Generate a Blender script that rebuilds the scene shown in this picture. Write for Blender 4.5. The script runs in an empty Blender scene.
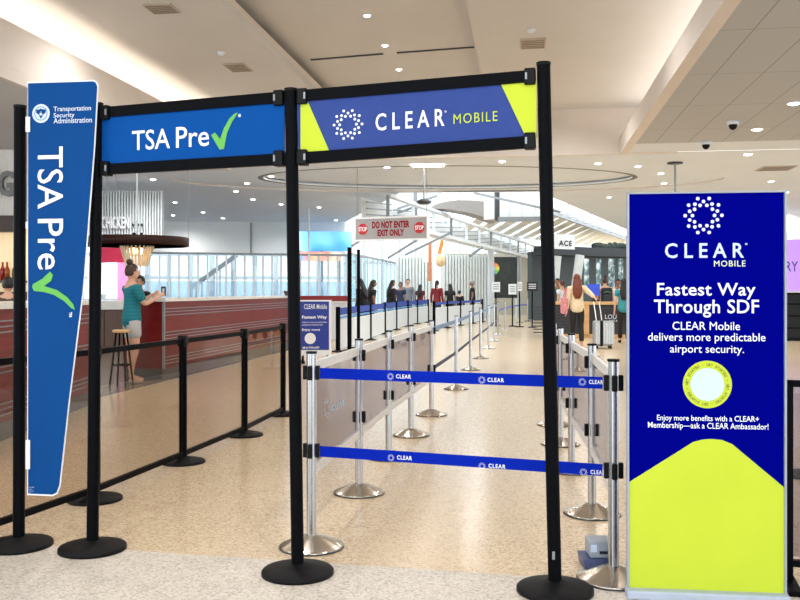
import bpy, bmesh, math, random
from mathutils import Vector, Matrix
random.seed(7)
SC = bpy.context.scene
COL = SC.collection
PI = math.pi
# ------------------------------------------------------------------ camera, world, exposure
F = 880.0; HZ = 291.0; CAMH = 1.35
PSI = math.radians(8.2)
cC, cS = math.cos(PSI), math.sin(PSI)
cam = bpy.data.cameras.new('camera'); camo = bpy.data.objects.new('camera', cam); COL.objects.link(camo)
camo.location = (0, 0, CAMH); camo.rotation_euler = (PI/2, 0, PSI)
cam.sensor_width = 36; cam.lens = 36*F/800; cam.shift_y = -9/800; cam.clip_end = 300
SC.camera = camo
world = bpy.data.worlds.new('world'); SC.world = world; world.use_nodes = True
wn = world.node_tree.nodes['Background']; wn.inputs[0].default_value = (0.88, 0.95, 1.0, 1); wn.inputs[1].default_value = 2.6
SC.view_settings.view_transform = 'Standard'; SC.view_settings.look = 'None'
SC.view_settings.gamma = 1; SC.view_settings.use_curve_mapping = False
SC.view_settings.exposure = 0.12

def area(name, loc, rot, sx, sy, power, color=(1, 1, 1)):
    l = bpy.data.lights.new(name, 'AREA'); l.shape = 'RECTANGLE'; l.size = sx; l.size_y = sy
    l.energy = power; l.color = color
    o = bpy.data.objects.new(name, l); o.location = loc; o.rotation_euler = rot; COL.objects.link(o); return o
WARM = (1.0, 0.86, 0.70)
# linear lamps lying in the ceiling coves, shining up
area('cove_lamp', (-6.62, 7.2, 4.25), (PI, 0, 0), 0.25, 20, 190, WARM)
area('cove_lamp', (-4.25, 7.2, 5.02), (PI, 0, 0), 0.2, 20, 70, WARM)
area('cove_lamp', (2.28, 7.2, 4.22), (PI, 0, 0), 0.25, 20, 110, (1, .88, .76))
# unseen fill lamp added above and behind the camera for general brightness
area('hall_fill', (0.5, -2.5, 4.7), (math.radians(20), 0, 0), 9, 3, 60, (1, .96, .92))
def spot(loc, power, color=(1, .96, .93), r=.07):  # added fill spot, set in grids across the ceilings rather than at the fixtures
    l = bpy.data.lights.new('ceiling_fill_spot', 'SPOT'); l.energy = power; l.color = color; l.shadow_soft_size = r
    l.spot_size = math.radians(165); l.spot_blend = 1
    o = bpy.data.objects.new('ceiling_fill_spot', l); o.location = loc; COL.objects.link(o)
for v_ in (-12.5, -9.2):
    for u_ in (3, 9, 15): spot((v_, u_, 3.83), 260)
for v_ in (-5.3, -2.3, .6):
    for u_ in (1, 6, 11, 16): spot((v_, u_, 4.9), 150)
for v_ in (3.6, 7.5, 11.5):
    for u_ in (2, 8, 14): spot((v_, u_, 4.02), 120)
for v_ in (-13, -9, -5.2, 4.6, 8.6, 12.6):
    for u_ in (19.5, 25.5, 31.5): spot((v_, u_, 4.02), 260, (1, .99, .98))
for v_ in (-1.2, 1.6): 
    for u_ in (19, 23): spot((v_, u_, 4.02), 230, (1, .99, .98))

# ------------------------------------------------------------------ helpers
def W(X, d, z=0.0):
    return Vector((cC*X - cS*d, cS*X + cC*d, z))
def at(px, py, z=0.0):
    d = F*(CAMH - z)/(py - HZ)
    return W((px-400)/F*d, d, z)
def atd(px, py, d):
    return W((px-400)/F*d, d, CAMH + (HZ-py)/F*d)
def depth(py, z=0.0): return F*(CAMH - z)/(py - HZ)
RIGHT = Vector((cC, cS, 0)); FWD = Vector((-cS, cC, 0)); UP = Vector((0, 0, 1))
CAMP = Vector((0, 0, CAMH))
def lin(c):
    return tuple(((v/255)/12.92 if v/255 <= .04045 else ((v/255+.055)/1.055)**2.4) for v in c)
MATS = {}
def mat(name, col, rough=.5, metal=0, vary=.06, scale=20, emit=None, estr=1, spec=.5, stretch=None, bump=0):
    if name in MATS: return MATS[name]
    m = bpy.data.materials.new(name); m.use_nodes = True; nt = m.node_tree; N = nt.nodes; L = nt.links
    b = N['Principled BSDF']; c = lin(col)
    tc = N.new('ShaderNodeTexCoord'); mp = N.new('ShaderNodeMapping'); nz = N.new('ShaderNodeTexNoise')
    L.new(tc.outputs['Object'], mp.inputs[0]); L.new(mp.outputs[0], nz.inputs['Vector'])
    nz.inputs['Scale'].default_value = scale; nz.inputs['Detail'].default_value = 4
    if stretch: mp.inputs['Scale'].default_value = stretch
    r = N.new('ShaderNodeValToRGB'); L.new(nz.outputs['Fac'], r.inputs[0])
    r.color_ramp.elements[0].position = .3; r.color_ramp.elements[1].position = .7
    r.color_ramp.elements[0].color = tuple(v*(1-vary) for v in c)+(1,)
    r.color_ramp.elements[1].color = tuple(min(1, v*(1+vary)) for v in c)+(1,)
    L.new(r.outputs[0], b.inputs['Base Color'])
    b.inputs['Roughness'].default_value = rough; b.inputs['Metallic'].default_value = metal
    b.inputs['Specular IOR Level'].default_value = spec
    if bump:
        bp = N.new('ShaderNodeBump'); bp.inputs['Strength'].default_value = bump; L.new(nz.outputs['Fac'], bp.inputs['Height']); L.new(bp.outputs[0], b.inputs['Normal'])
    if emit is not None:
        b.inputs['Emission Color'].default_value = lin(emit)+(1,); b.inputs['Emission Strength'].default_value = estr
    MATS[name] = m; return m
def glass(name, tint=(240, 246, 245), f0=.06, fmax=.6, rough=.0, haze=0.0, hazecol=(230, 235, 240)):
    if name in MATS: return MATS[name]
    m = bpy.data.materials.new(name); m.use_nodes = True; nt = m.node_tree; N = nt.nodes; L = nt.links
    for n in list(N): N.remove(n)
    out = N.new('ShaderNodeOutputMaterial'); t = N.new('ShaderNodeBsdfTransparent'); g = N.new('ShaderNodeBsdfGlossy')
    t.inputs[0].default_value = lin(tint)+(1,); g.inputs['Roughness'].default_value = rough
    lw = N.new('ShaderNodeLayerWeight'); lw.inputs[0].default_value = .5
    p = N.new('ShaderNodeMath'); p.operation = 'POWER'; p.inputs[1].default_value = 4; L.new(lw.outputs['Facing'], p.inputs[0])
    mr = N.new('ShaderNodeMapRange'); L.new(p.outputs[0], mr.inputs[0]); mr.inputs[3].default_value = f0; mr.inputs[4].default_value = fmax
    mx = N.new('ShaderNodeMixShader'); L.new(mr.outputs[0], mx.inputs[0])
    first = t.outputs[0]
    if haze:
        df = N.new('ShaderNodeBsdfTranslucent'); df.inputs[0].default_value = lin(hazecol)+(1,)
        d2 = N.new('ShaderNodeBsdfDiffuse'); d2.inputs[0].default_value = lin(hazecol)+(1,)
        m1 = N.new('ShaderNodeMixShader'); m1.inputs[0].default_value = .5; L.new(df.outputs[0], m1.inputs[1]); L.new(d2.outputs[0], m1.inputs[2])
        m2 = N.new('ShaderNodeMixShader'); m2.inputs[0].default_value = haze; L.new(t.outputs[0], m2.inputs[1]); L.new(m1.outputs[0], m2.inputs[2]); first = m2.outputs[0]
    L.new(first, mx.inputs[1]); L.new(g.outputs[0], mx.inputs[2]); L.new(mx.outputs[0], out.inputs[0])
    MATS[name] = m; return m

WM = {}           # world matrix of every built object
def tag(o, label=None, cat=None, group=None, kind=None):
    if label: o['label'] = label
    if cat: o['category'] = cat
    if group: o['group'] = group
    if kind: o['kind'] = kind
    return o
def thing(name, label, cat, loc, rz=0, group=None):
    o = bpy.data.objects.new(name, None); COL.objects.link(o); o.empty_display_size = .1
    o.location = loc; o.rotation_euler = (0, 0, rz)
    WM[o] = Matrix.Translation(Vector(loc)) @ Matrix.Rotation(rz, 4, 'Z')
    return tag(o, label, cat, group)
def dup(root, loc, rz=0, label=None, group=None):
    r = root.copy(); COL.objects.link(r); r.location = loc; r.rotation_euler = (0, 0, rz)
    WM[r] = Matrix.Translation(Vector(loc)) @ Matrix.Rotation(rz, 4, 'Z')
    if label: r['label'] = label
    if group: r['group'] = group
    for ch in [o for o in root.children]:
        c = ch.copy(); COL.objects.link(c); c.parent = r; WM[c] = WM[r]
        for g in [o for o in ch.children]:
            e = g.copy(); COL.objects.link(e); e.parent = c; WM[e] = WM[r]
    return r

class MB:
    """collects shapes given in world coordinates (or local ones when M is the parent's own matrix)"""
    def __init__(s): s.v = []; s.f = []; s.smooth = []
    def add(s, vs, fs, smooth=False):
        n = len(s.v); s.v += [Vector(v) for v in vs]
        for f in fs: s.f.append([i+n for i in f]); s.smooth.append(smooth)
        return s
    def box(s, c, size, ax=None):
        c = Vector(c); x, y, z = (ax or (Vector((1, 0, 0)), Vector((0, 1, 0)), Vector((0, 0, 1))))
        hx, hy, hz = size[0]/2, size[1]/2, size[2]/2
        vs = [c + x*(i*hx) + y*(j*hy) + z*(k*hz) for k in (-1, 1) for j in (-1, 1) for i in (-1, 1)]
        return s.add(vs, [(0, 2, 3, 1), (4, 5, 7, 6), (0, 1, 5, 4), (2, 6, 7, 3), (0, 4, 6, 2), (1, 3, 7, 5)])
    def rbox(s, c, size, r=.01, ax=None, seg=2):
        bm = bmesh.new(); bmesh.ops.create_cube(bm, size=1)
        for v in bm.verts: v.co = Vector((v.co.x*size[0], v.co.y*size[1], v.co.z*size[2]))
        bmesh.ops.bevel(bm, geom=bm.edges[:], offset=r, segments=seg, profile=.5, affect='EDGES')
        c = Vector(c); x, y, z = (ax or (Vector((1, 0, 0)), Vector((0, 1, 0)), Vector((0, 0, 1))))
        bm.verts.index_update()
        vs = [c + x*v.co.x + y*v.co.y + z*v.co.z for v in bm.verts]; fs = [[v.index for v in f.verts] for f in bm.faces]; bm.free()
        return s.add(vs, fs)
    def beam(s, p, q, w, h, up=UP):
        p = Vector(p); q = Vector(q); d = (q-p); L = d.length; d.normalize()
        x = d.cross(up)
        if x.length < 1e-4: x = d.cross(Vector((0, 1, 0)))
        x.normalize(); z = x.cross(d)
        return s.box((p+q)/2, (w, L, h), (x, d, z))
    def tube(s, pts, r, seg=10, cap=True):
        pts = [Vector(p) for p in pts]; n = len(pts); rs = r if isinstance(r, (list, tuple)) else [r]*n
        vs = []; fs = []
        ref = None
        for i, p in enumerate(pts):
            d = (pts[min(i+1, n-1)] - pts[max(i-1, 0)]).normalized()
            a = d.cross(UP) if ref is None else (ref - d*ref.dot(d))
            if a.length < 1e-3: a = d.cross(Vector((0, 1, 0)))
            a.normalize(); ref = a; b = d.cross(a)
            vs += [p + (a*math.cos(t) + b*math.sin(t))*rs[i] for t in [2*PI*k/seg for k in range(seg)]]
        for i in range(n-1):
            for k in range(seg):
                k2 = (k+1) % seg; fs.append((i*seg+k, i*seg+k2, (i+1)*seg+k2, (i+1)*seg+k))
        s.add(vs, fs, True)
        if cap: s.add([vs[k] for k in range(seg)], [tuple(range(seg))[::-1]]); s.add(vs[-seg:], [tuple(range(seg))])
        return s
    def lathe(s, prof, c, seg=32, smooth=True, axis=None):
        c = Vector(c); x, y, z = axis or (Vector((1, 0, 0)), Vector((0, 1, 0)), UP)
        vs = []; fs = []
        for (r, h) in prof:
            vs += [c + x*(r*math.cos(2*PI*k/seg)) + y*(r*math.sin(2*PI*k/seg)) + z*h for k in range(seg)]
        for i in range(len(prof)-1):
            for k in range(seg):
                k2 = (k+1) % seg; fs.append((i*seg+k, i*seg+k2, (i+1)*seg+k2, (i+1)*seg+k))
        s.add(vs, fs, smooth)
        if prof[0][0] > 1e-5: s.add(vs[:seg], [tuple(range(seg))[::-1]])
        if prof[-1][0] > 1e-5: s.add(vs[-seg:], [tuple(range(seg))])
        return s
    def prism(s, poly, o, x, y, t):
        """poly: 2D outline in (x,y) frame at o, thickness t along x cross y (front at +t/2)"""
        o = Vector(o); n = x.cross(y).normalized(); k = len(poly)
        a = [o + x*p[0] + y*p[1] + n*(t/2) for p in poly]; b = [o + x*p[0] + y*p[1] - n*(t/2) for p in poly]
        s.add(a+b, [tuple(range(k)), tuple(range(2*k-1, k-1, -1))] + [(i, i+k, (i+1) % k+k, (i+1) % k) for i in range(k)])
        return s
    def quad(s, a, b, c, d): return s.add([a, b, c, d], [(0, 1, 2, 3)])
    def ball(s, c, r, seg=12, ring=8, ax=None):
        c = Vector(c); r = r if isinstance(r, (tuple, list)) else (r, r, r)
        x, y, z = ax or (Vector((1, 0, 0)), Vector((0, 1, 0)), UP)
        prof = [(max(math.sin(PI*i/ring), 1e-6), -math.cos(PI*i/ring)) for i in range(ring+1)]
        vs = []; fs = []
        for (q, h) in prof: vs += [c + x*(r[0]*q*math.cos(2*PI*k/seg)) + y*(r[1]*q*math.sin(2*PI*k/seg)) + z*(r[2]*h) for k in range(seg)]
        for i in range(ring):
            for k in range(seg):
                k2 = (k+1) % seg; fs.append((i*seg+k, i*seg+k2, (i+1)*seg+k2, (i+1)*seg+k))
        return s.add(vs, fs, True)
    def build(s, name, m, parent=None, label=None, bevel=0):
        me = bpy.data.meshes.new(name)
        inv = WM[parent].inverted() if parent is not None else Matrix.Identity(4)
        me.from_pydata([inv @ v for v in s.v], [], s.f)
        me.polygons.foreach_set('use_smooth', s.smooth)
        me.update()
        bm = bmesh.new(); bm.from_mesh(me); bmesh.ops.recalc_face_normals(bm, faces=bm.faces[:]); bm.to_mesh(me); bm.free()
        me.materials.append(m)
        o = bpy.data.objects.new(name, me); COL.objects.link(o)
        if parent is not None: o.parent = parent; WM[o] = WM[parent]
        else: WM[o] = Matrix.Identity(4)
        if label: o['label'] = label
        if bevel:
            b = o.modifiers.new('bevel', 'BEVEL'); b.width = bevel; b.segments = 2; b.limit_method = 'ANGLE'
        return o
def struct(name, mb, m, parent=None, **k):
    o = mb.build(name, m, parent, **k)
    if parent is None: o['kind'] = 'structure'
    return o
def ordinal(i):
    return ['first', 'second', 'third', 'fourth', 'fifth', 'sixth', 'seventh', 'eighth', 'ninth', 'tenth', 'eleventh', 'twelfth', 'thirteenth', 'fourteenth', 'fifteenth', 'sixteenth', 'seventeenth', 'eighteenth', 'nineteenth', 'twentieth'][i]

# planes for printed matter
class Plane:
    def __init__(s, p, q, lift=.003):
        """vertical plane through ground points p (left) and q (right)"""
        s.o = Vector((p.x, p.y, 0)); s.x = Vector((q.x-p.x, q.y-p.y, 0)).normalized(); s.n = s.x.cross(UP)   # n faces the viewer
        if s.n.dot(CAMP - s.o) < 0: s.n = -s.n
        s.o = s.o + s.n*lift; s.tilt = 0.0
    def hit(s, px, py):
        r = RIGHT*((px-400)/F) + FWD + UP*((HZ-py)/F)
        t = (s.o - CAMP).dot(s.n)/r.dot(s.n); return CAMP + r*t
    def uv(s, px, py):
        h = s.hit(px, py) - s.o; return (h.dot(s.x), h.z)
    def pt(s, u, z): return s.o + s.x*u + UP*z
_TXT = {}
def text_geo(t, off, shear=0, sp=1.0):
    k = (t, off, shear, sp)
    if k in _TXT: return _TXT[k]
    cu = bpy.data.curves.new('txt', 'FONT'); cu.body = t; cu.offset = off; cu.resolution_u = 3; cu.shear = shear; cu.space_character = sp
    o = bpy.data.objects.new('txt', cu); COL.objects.link(o); bpy.context.view_layer.update()
    me = bpy.data.meshes.new_from_object(o.evaluated_get(bpy.context.evaluated_depsgraph_get()))
    vs = [(v.co.x, v.co.y) for v in me.vertices]; fs = [tuple(p.vertices) for p in me.polygons]
    bpy.data.objects.remove(o); bpy.data.curves.remove(cu); bpy.data.meshes.remove(me)
    x0 = min(v[0] for v in vs); x1 = max(v[0] for v in vs); y0 = min(v[1] for v in vs); y1 = max(v[1] for v in vs)
    vs = [((v[0]-x0)/(x1-x0), (v[1]-y0)/(y1-y0)) for v in vs]
    _TXT[k] = (vs, fs); return _TXT[k]
def text(mb, t, o, x, y, w, h, off=.0, sp=1.0):
    """text whose ink box has its lower left corner at o and measures w x h along x, y"""
    vs, fs = text_geo(t, off, 0, sp)
    return mb.add([o + x*(a*w) + y*(b*h) for a, b in vs], fs)
def text_px(mb, t, pl, box, off=0, sp=1.0):
    x0, y0, x1, y1 = box; ym = (y0+y1)/2; xm = (x0+x1)/2
    u0 = pl.uv(x0, ym)[0]; u1 = pl.uv(x1, ym)[0]; z1 = pl.uv(xm, y0)[1]; z0 = pl.uv(xm, y1)[1]
    hh = pl.tilt*(u1-u0)/2
    return text(mb, t, pl.pt(u0, z0-hh), pl.x + UP*pl.tilt, UP, u1-u0, z1-z0, off, sp)
def disc(mb, c, x, y, r, seg=16):
    return mb.add([c + x*(r*math.cos(2*PI*k/seg)) + y*(r*math.sin(2*PI*k/seg)) for k in range(seg)], [tuple(range(seg))])
def ringf(mb, c, x, y, r0, r1, seg=32):
    vs = [c + x*(r*math.cos(2*PI*k/seg)) + y*(r*math.sin(2*PI*k/seg)) for r in (r0, r1) for k in range(seg)]
    return mb.add(vs, [(k, (k+1) % seg, seg+(k+1) % seg, seg+k) for k in range(seg)])
def dot_ring(mb, c, x, y, R, seg=10):
    for r, off in ((1, 0), (.79, 18), (.60, 0)):
        for k in range(10):
            a = math.radians(36*k+off); disc(mb, c + x*(R*r*math.cos(a)) + y*(R*r*math.sin(a)), x, y, R*.098, seg)
    return mb
def poly(mb, pts, pl):
    return mb.add([pl.hit(*p) for p in pts], [tuple(range(len(pts)))])

# ------------------------------------------------------------------ materials
def terrazzo(name, base, dark, light, rough):
    m = bpy.data.materials.new(name); m.use_nodes = True; nt = m.node_tree; N = nt.nodes; L = nt.links; b = N['Principled BSDF']
    tc = N.new('ShaderNodeTexCoord')
    v = N.new('ShaderNodeTexVoronoi'); v.inputs['Scale'].default_value = 95; L.new(tc.outputs['Object'], v.inputs['Vector'])
    s = N.new('ShaderNodeSeparateColor'); L.new(v.outputs['Color'], s.inputs[0])
    r = N.new('ShaderNodeValToRGB'); L.new(s.outputs[0], r.inputs[0]); r.color_ramp.interpolation = 'CONSTANT'
    e = r.color_ramp.elements; e[0].position = 0; e[0].color = lin(dark)+(1,); e[1].position = .16; e[1].color = lin(base)+(1,)
    k = e.new(.55); k.color = tuple(x*.92 for x in lin(base))+(1,); k = e.new(.72); k.color = lin(light)+(1,)
    n = N.new('ShaderNodeTexNoise'); n.inputs['Scale'].default_value = .35; n.inputs['Detail'].default_value = 5; L.new(tc.outputs['Object'], n.inputs['Vector'])
    mx = N.new('ShaderNodeMix'); mx.data_type = 'RGBA'; mx.blend_type = 'MULTIPLY'; mx.inputs[0].default_value = .18
    r2 = N.new('ShaderNodeValToRGB'); L.new(n.outputs['Fac'], r2.inputs[0]); r2.color_ramp.elements[0].position = .3; r2.color_ramp.elements[0].color = (.72, .69, .65, 1); r2.color_ramp.elements[1].position = .65
    L.new(r.outputs[0], mx.inputs[6]); L.new(r2.outputs[0], mx.inputs[7]); L.new(mx.outputs[2], b.inputs['Base Color'])
    b.inputs['Roughness'].default_value = rough; b.inputs['Specular IOR Level'].default_value = .5
    return m
m_floor = terrazzo('tan terrazzo', (219, 196, 163), (193, 168, 136), (231, 212, 183), .2)
m_floor2 = terrazzo('grey terrazzo', (212, 203, 190), (182, 172, 158), (226, 218, 208), .3)
def tile_mat(name, col, joint, w, h, rough=.8, off=0.0):
    m = bpy.data.materials.new(name); m.use_nodes = True; nt = m.node_tree; N = nt.nodes; L = nt.links; b = N['Principled BSDF']
    tc = N.new('ShaderNodeTexCoord'); br = N.new('ShaderNodeTexBrick'); L.new(tc.outputs['Object'], br.inputs['Vector'])
    br.inputs['Scale'].default_value = 1; br.inputs['Brick Width'].default_value = w; br.inputs['Row Height'].default_value = h; br.inputs['Mortar Size'].default_value = .008
    br.offset = off
    br.inputs['Color1'].default_value = lin(col)+(1,); br.inputs['Color2'].default_value = tuple(x*.97 for x in lin(col))+(1,); br.inputs['Mortar'].default_value = lin(joint)+(1,)
    L.new(br.outputs[0], b.inputs['Base Color']); b.inputs['Roughness'].default_value = rough
    return m
m_ceilp = tile_mat('ceiling panels', (178, 180, 182), (138, 138, 138), .58, 1.9)
m_ceil = mat('ceiling plaster', (204, 203, 202), .9, vary=.02, scale=1)
m_ceilw = mat('white ceiling', (214, 222, 230), .8, vary=.02, scale=1)
m_trim = mat('cream trim', (214, 206, 198), .7, vary=.02, scale=2)
m_wall = mat('white wall', (228, 230, 228), .6, vary=.02, scale=2)
m_slat = mat('white slat', (222, 228, 228), .5, vary=.05, scale=4)
m_black = mat('black powder coat', (7, 8, 12), .45, vary=.15, scale=60, spec=.05)
m_blackrub = mat('black textured iron', (15, 15, 17), .55, vary=.2, scale=160, bump=.15, spec=.15)
m_blackpl = mat('black plastic', (9, 9, 11), .4, vary=.1, spec=.15)
m_steel = mat('brushed steel', (192, 193, 194), .24, .95, vary=.06, scale=30, stretch=(8, 8, .4))
m_alu = mat('satin aluminium', (234, 235, 234), .35, .3, vary=.05, scale=20)
m_chrome = mat('polished base plate', (200, 192, 180), .2, 1, vary=.08, scale=14)
m_glass = glass('clear panel', (214, 210, 214), .04, .4)
m_glassw = glass('window glass', (235, 243, 246), .05, .4)
m_frost = glass('bluish film glass', (222, 238, 248), .05, .3, .05, .4, (206, 228, 244))
m_belt = mat('blue webbing', (6, 36, 166), .7, vary=.08, scale=200, spec=.05)
m_navy = mat('navy print', (2, 4, 122), .7, spec=0, vary=.03)
m_gateblue = mat('gate blue print', (8, 74, 148), .6, spec=.05, vary=.03)
m_flag = mat('flag blue print', (15, 68, 130), .6, spec=.05, vary=.04, scale=3)
m_indigo = mat('indigo print', (50, 70, 136), .6, spec=.12, vary=.03)
m_yellow = mat('lime yellow print', (190, 206, 58), .6, spec=.12, vary=.03, scale=3)
m_white = mat('white ink', (240, 243, 246), .5, vary=.01)
m_pale = mat('pale blue ink', (196, 212, 232), .5, vary=.01)
m_green = mat('green ink', (92, 176, 70), .5, vary=.03)
m_ink = mat('dark ink', (20, 24, 40), .5, vary=.02)
m_red = mat('sign red', (190, 30, 38), .5, vary=.04)
m_wood = mat('mahogany', (118, 34, 24), .4, vary=.3, scale=6, stretch=(1, .3, 9), spec=.2)
m_woodend = mat('dark mahogany', (104, 18, 16), .4, vary=.2, scale=6, stretch=(1, 1, 6), spec=.2)
m_brown = mat('walnut veneer', (86, 56, 38), .4, vary=.25, scale=5, stretch=(6, 6, .6))
m_oak = mat('pale oak', (206, 164, 112), .45, vary=.15, scale=6)
m_top = mat('white stone top', (224, 222, 216), .25, vary=.05, scale=12)
m_kick = mat('dark stone kick', (62, 58, 56), .35, vary=.12, scale=8)
m_dtile = tile_mat('grey slate tile', (112, 104, 98), (90, 84, 78), .6, .6, .25)
m_grey = mat('grey metal', (140, 144, 148), .4, .6)
m_dgrey = mat('charcoal metal', (58, 62, 66), .5, .2)
m_shop = mat('dark storefront', (64, 72, 76), .5, vary=.15, scale=2)
m_soffit = mat('beige slat', (236, 230, 218), .6, vary=.06)
m_wframe = mat('white steel frame', (226, 232, 236), .45, vary=.03)
m_lamp = mat('lit lamp', (255, 250, 240), .5, emit=(255, 246, 232), estr=14)
m_bulb = mat('warm bulb', (255, 200, 130), .5, emit=(255, 190, 110), estr=9)
m_paper = mat('paper', (238, 240, 242), .7, vary=.02)
# ------------------------------------------------------------------ the setting
UE = 17.7
A1 = at(125, 550); A2 = at(512, 575); dl = (A2-A1).normalized()
La = A1 - dl*14; Lb = A2 + dl*12
struct('floor', MB().quad(Vector((-20, -4, 0)), Vector((14, -4, 0)), Lb, La), m_floor2)
BV = -5.36
yL = La.y + (BV-La.x)/dl.x*dl.y
pL = Vector((BV, yL, 0))
struct('floor', MB().add([pL, Lb, Vector((30, 14, 0)), Vector((30, 75, 0)), Vector((BV, 75, 0))], [(0, 1, 2, 3, 4)]), m_floor)
struct('floor', MB().add([La, pL, Vector((BV, 75, 0)), Vector((-30, 75, 0)), Vector((-30, La.y, 0))], [(0, 1, 2, 3, 4)]), m_dtile)

def flat(name, v0, v1, u0, u1, z, m, t=.12, kind=True):
    return struct(name, MB().box(((v0+v1)/2, (u0+u1)/2, z+t/2), (v1-v0, u1-u0, t)), m)
U0 = -3.0
flat('ceiling', -16, -6.2, U0, UE, 3.87, m_ceil)
flat('ceiling', -7.1, -3.8, U0, UE, 4.95, m_ceil)
flat('ceiling', -4.6, -.75, U0, UE, 5.36, m_ceil)
flat('ceiling', -.75, 2.7, U0, UE, 4.95, m_ceil)
flat('ceiling', 1.96, 16, U0, 16.6, 4.05, m_ceilp)
flat('ceiling', 1.96, 16, 16.6, UE, 4.06, m_ceilw)
t_i = [0]
def trim(v0, v1, z0, z1, m=m_trim, u0=U0, u1=UE):
    t_i[0] += 1
    return struct('trim_%d' % t_i[0], MB().box(((v0+v1)/2, (u0+u1)/2, (z0+z1)/2), (v1-v0, u1-u0, z1-z0)), m)
trim(-6.2, -6.12, 3.87, 4.02)
trim(-7.0, -6.14, 4.03, 4.1)          # trough floor
trim(-6.24, -6.14, 4.1, 4.58)
trim(-7.1, -7.0, 4.03, 4.95)
trim(-3.9, -3.8, 5.07, 5.17)
trim(-4.7, -4.6, 5.07, 5.4)
trim(-.75, -.65, 5.07, 5.4)
trim(1.8, 1.96, 4.03, 4.08)
trim(1.8, 1.9, 4.08, 4.36)
trim(1.9, 2.6, 4.08, 4.12)
trim(2.6, 2.7, 4.12, 4.95)
struct('wall_end', MB().box((-2.2, UE+.06, 4.72), (10.2, .12, 1.36)), m_trim)
# far low ceiling with an oval two-step recess
def chain(pts): return [W(x, d, 4.06) for x, d in pts]
outer = chain([(-22, 15.2), (-2.2, 18.0), (3.0, 18.3), (14, 17.0), (22, 16.0), (24, 40), (12.6, 45), (3.76, 23.9), (0.0, 24.3), (-2.15, 34.6), (-24, 34.6)])
# start the far ceiling right at the end of the coffers
for i in range(5): outer[i].y = UE+.02
def oval(cx, cd, rx, rd, z, seg=72): return [W(cx+rx*math.cos(2*PI*k/seg), cd+rd*math.sin(2*PI*k/seg), z) for k in range(seg)]
OC = (1.15, 21.5)
def czh(p):
    X = p.dot(RIGHT)-OC[0]; D = p.dot(FWD)-OC[1]
    if (X/4.63)**2+(D/2.25)**2 < 1: return 4.18
    return 4.10 if (X/6.7)**2+(D/2.72)**2 < 1 else 4.06
def fill(loops, m, name):
    bm = bmesh.new(); es = []
    for lp in loops:
        vs = [bm.verts.new(p) for p in lp]
        es += [bm.edges.new((vs[i], vs[(i+1) % len(vs)])) for i in range(len(vs))]
    bmesh.ops.triangle_fill(bm, edges=es, use_beauty=True, use_dissolve=False)
    me = bpy.data.meshes.new(name); bm.to_mesh(me); bm.free(); me.materials.append(m)
    o = bpy.data.objects.new(name, me); COL.objects.link(o); WM[o] = Matrix.Identity(4); o['kind'] = 'structure'; return o
R1 = (6.7, 2.72); R2 = (4.48, 2.1)
o1 = oval(*OC, *R1, 4.06)
fill([outer, o1], m_ceilw, 'ceiling')
fill([oval(*OC, *R1, 4.10), oval(*OC, *R2, 4.10)], m_ceilw, 'ceiling')
fill([oval(*OC, R2[0]+.15, R2[1]+.15, 4.18)], m_ceilw, 'ceiling')
def band(rx, rd, z0, z1, m):
    a = oval(*OC, rx, rd, z0); b = oval(*OC, rx, rd, z1); n = len(a)
    t_i[0] += 1
    mb = MB().add(a+b, [(i, (i+1) % n, n+(i+1) % n, n+i) for i in range(n)], True); return struct('trim_%d' % t_i[0], mb, m)
band(*R1, 4.06, 4.10, m_trim); band(*R2, 4.10, 4.14, m_wframe); band(R2[0]+.15, R2[1]+.15, 4.1, 4.18, m_wframe)
def slot(rx, rd, w, z):
    a = oval(*OC, rx, rd, z); b = oval(*OC, rx+w, rd+w, z); n = len(a); t_i[0] += 1
    return struct('trim_%d' % t_i[0], MB().add(a+b, [(i, (i+1) % n, n+(i+1) % n, n+i) for i in range(n)]), mat('slot grey', (110, 112, 114), .7))
slot(R2[0]+.02, R2[1]+.01, .12, 4.097)

# far white wall above the bar's end, and side walls
p, q = W(-10.2, 34.4), W(-2.15, 34.4)
struct('wall_back', MB().beam(p+UP*3.44, q+UP*3.44, .15, 1.24), m_wall)
struct('trim_91', MB().box(atd(251, 238, 34.3), (.06, .06, 1.2)), m_grey)
struct('wall_right', MB().beam(W(10.5, 31)+UP*2.1, W(24, 27)+UP*2.1, .2, 4.2), m_wall)

# ------------------------------------------------------------------ black gate posts with overhead signs
def gate_post(base, top, label, r=.0305):
    g = thing('gate_post', label, 'post', base, 0, 'black sign gate posts')
    b = base
    MB().lathe([(.0, 0), (.172, 0), (.172, .016), (.166, .022), (.11, .034), (.055, .046), (.036, .053), (.0, .053)], b, 48).build('base', m_blackrub, g)
    MB().tube([b+UP*.03, b+UP*.6+(top-b)*(.6/2.32)-UP*.6, top], r, 20).build('pole', m_black, g)
    MB().tube([top, top+UP*.012], r*1.08, 20).build('cap', m_blackpl, g)
    return g
def lean(base, px, z=2.32):
    d = (base - CAMP).dot(FWD); X = (px-400)/F*d; w = W(X, d, z); return w
bA = at(18.8, 546); bB = at(92.5, 549.5); bM = at(297.7, 573.5); bR = at(555, 591.3)
gA = gate_post(bA, lean(bA, 20), 'tall black gate post at the left picture edge holding the blue flag sign')
gB = gate_post(bB, lean(bB, 97), 'tall black gate post right of the blue flag sign')
gM = gate_post(bM, lean(bM, 291, 2.305), 'tall black gate post in the middle between the two overhead signs')
gR = gate_post(bR, lean(bR, 543.5, 2.365), 'tall black gate post at the right end of the white lettered overhead sign')
MB().box(bR+RIGHT*(-.012)-FWD*.031+UP*.17, (.012, .004, .035)).build('latch', m_grey, gR, 'small grey metal latch')

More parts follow.
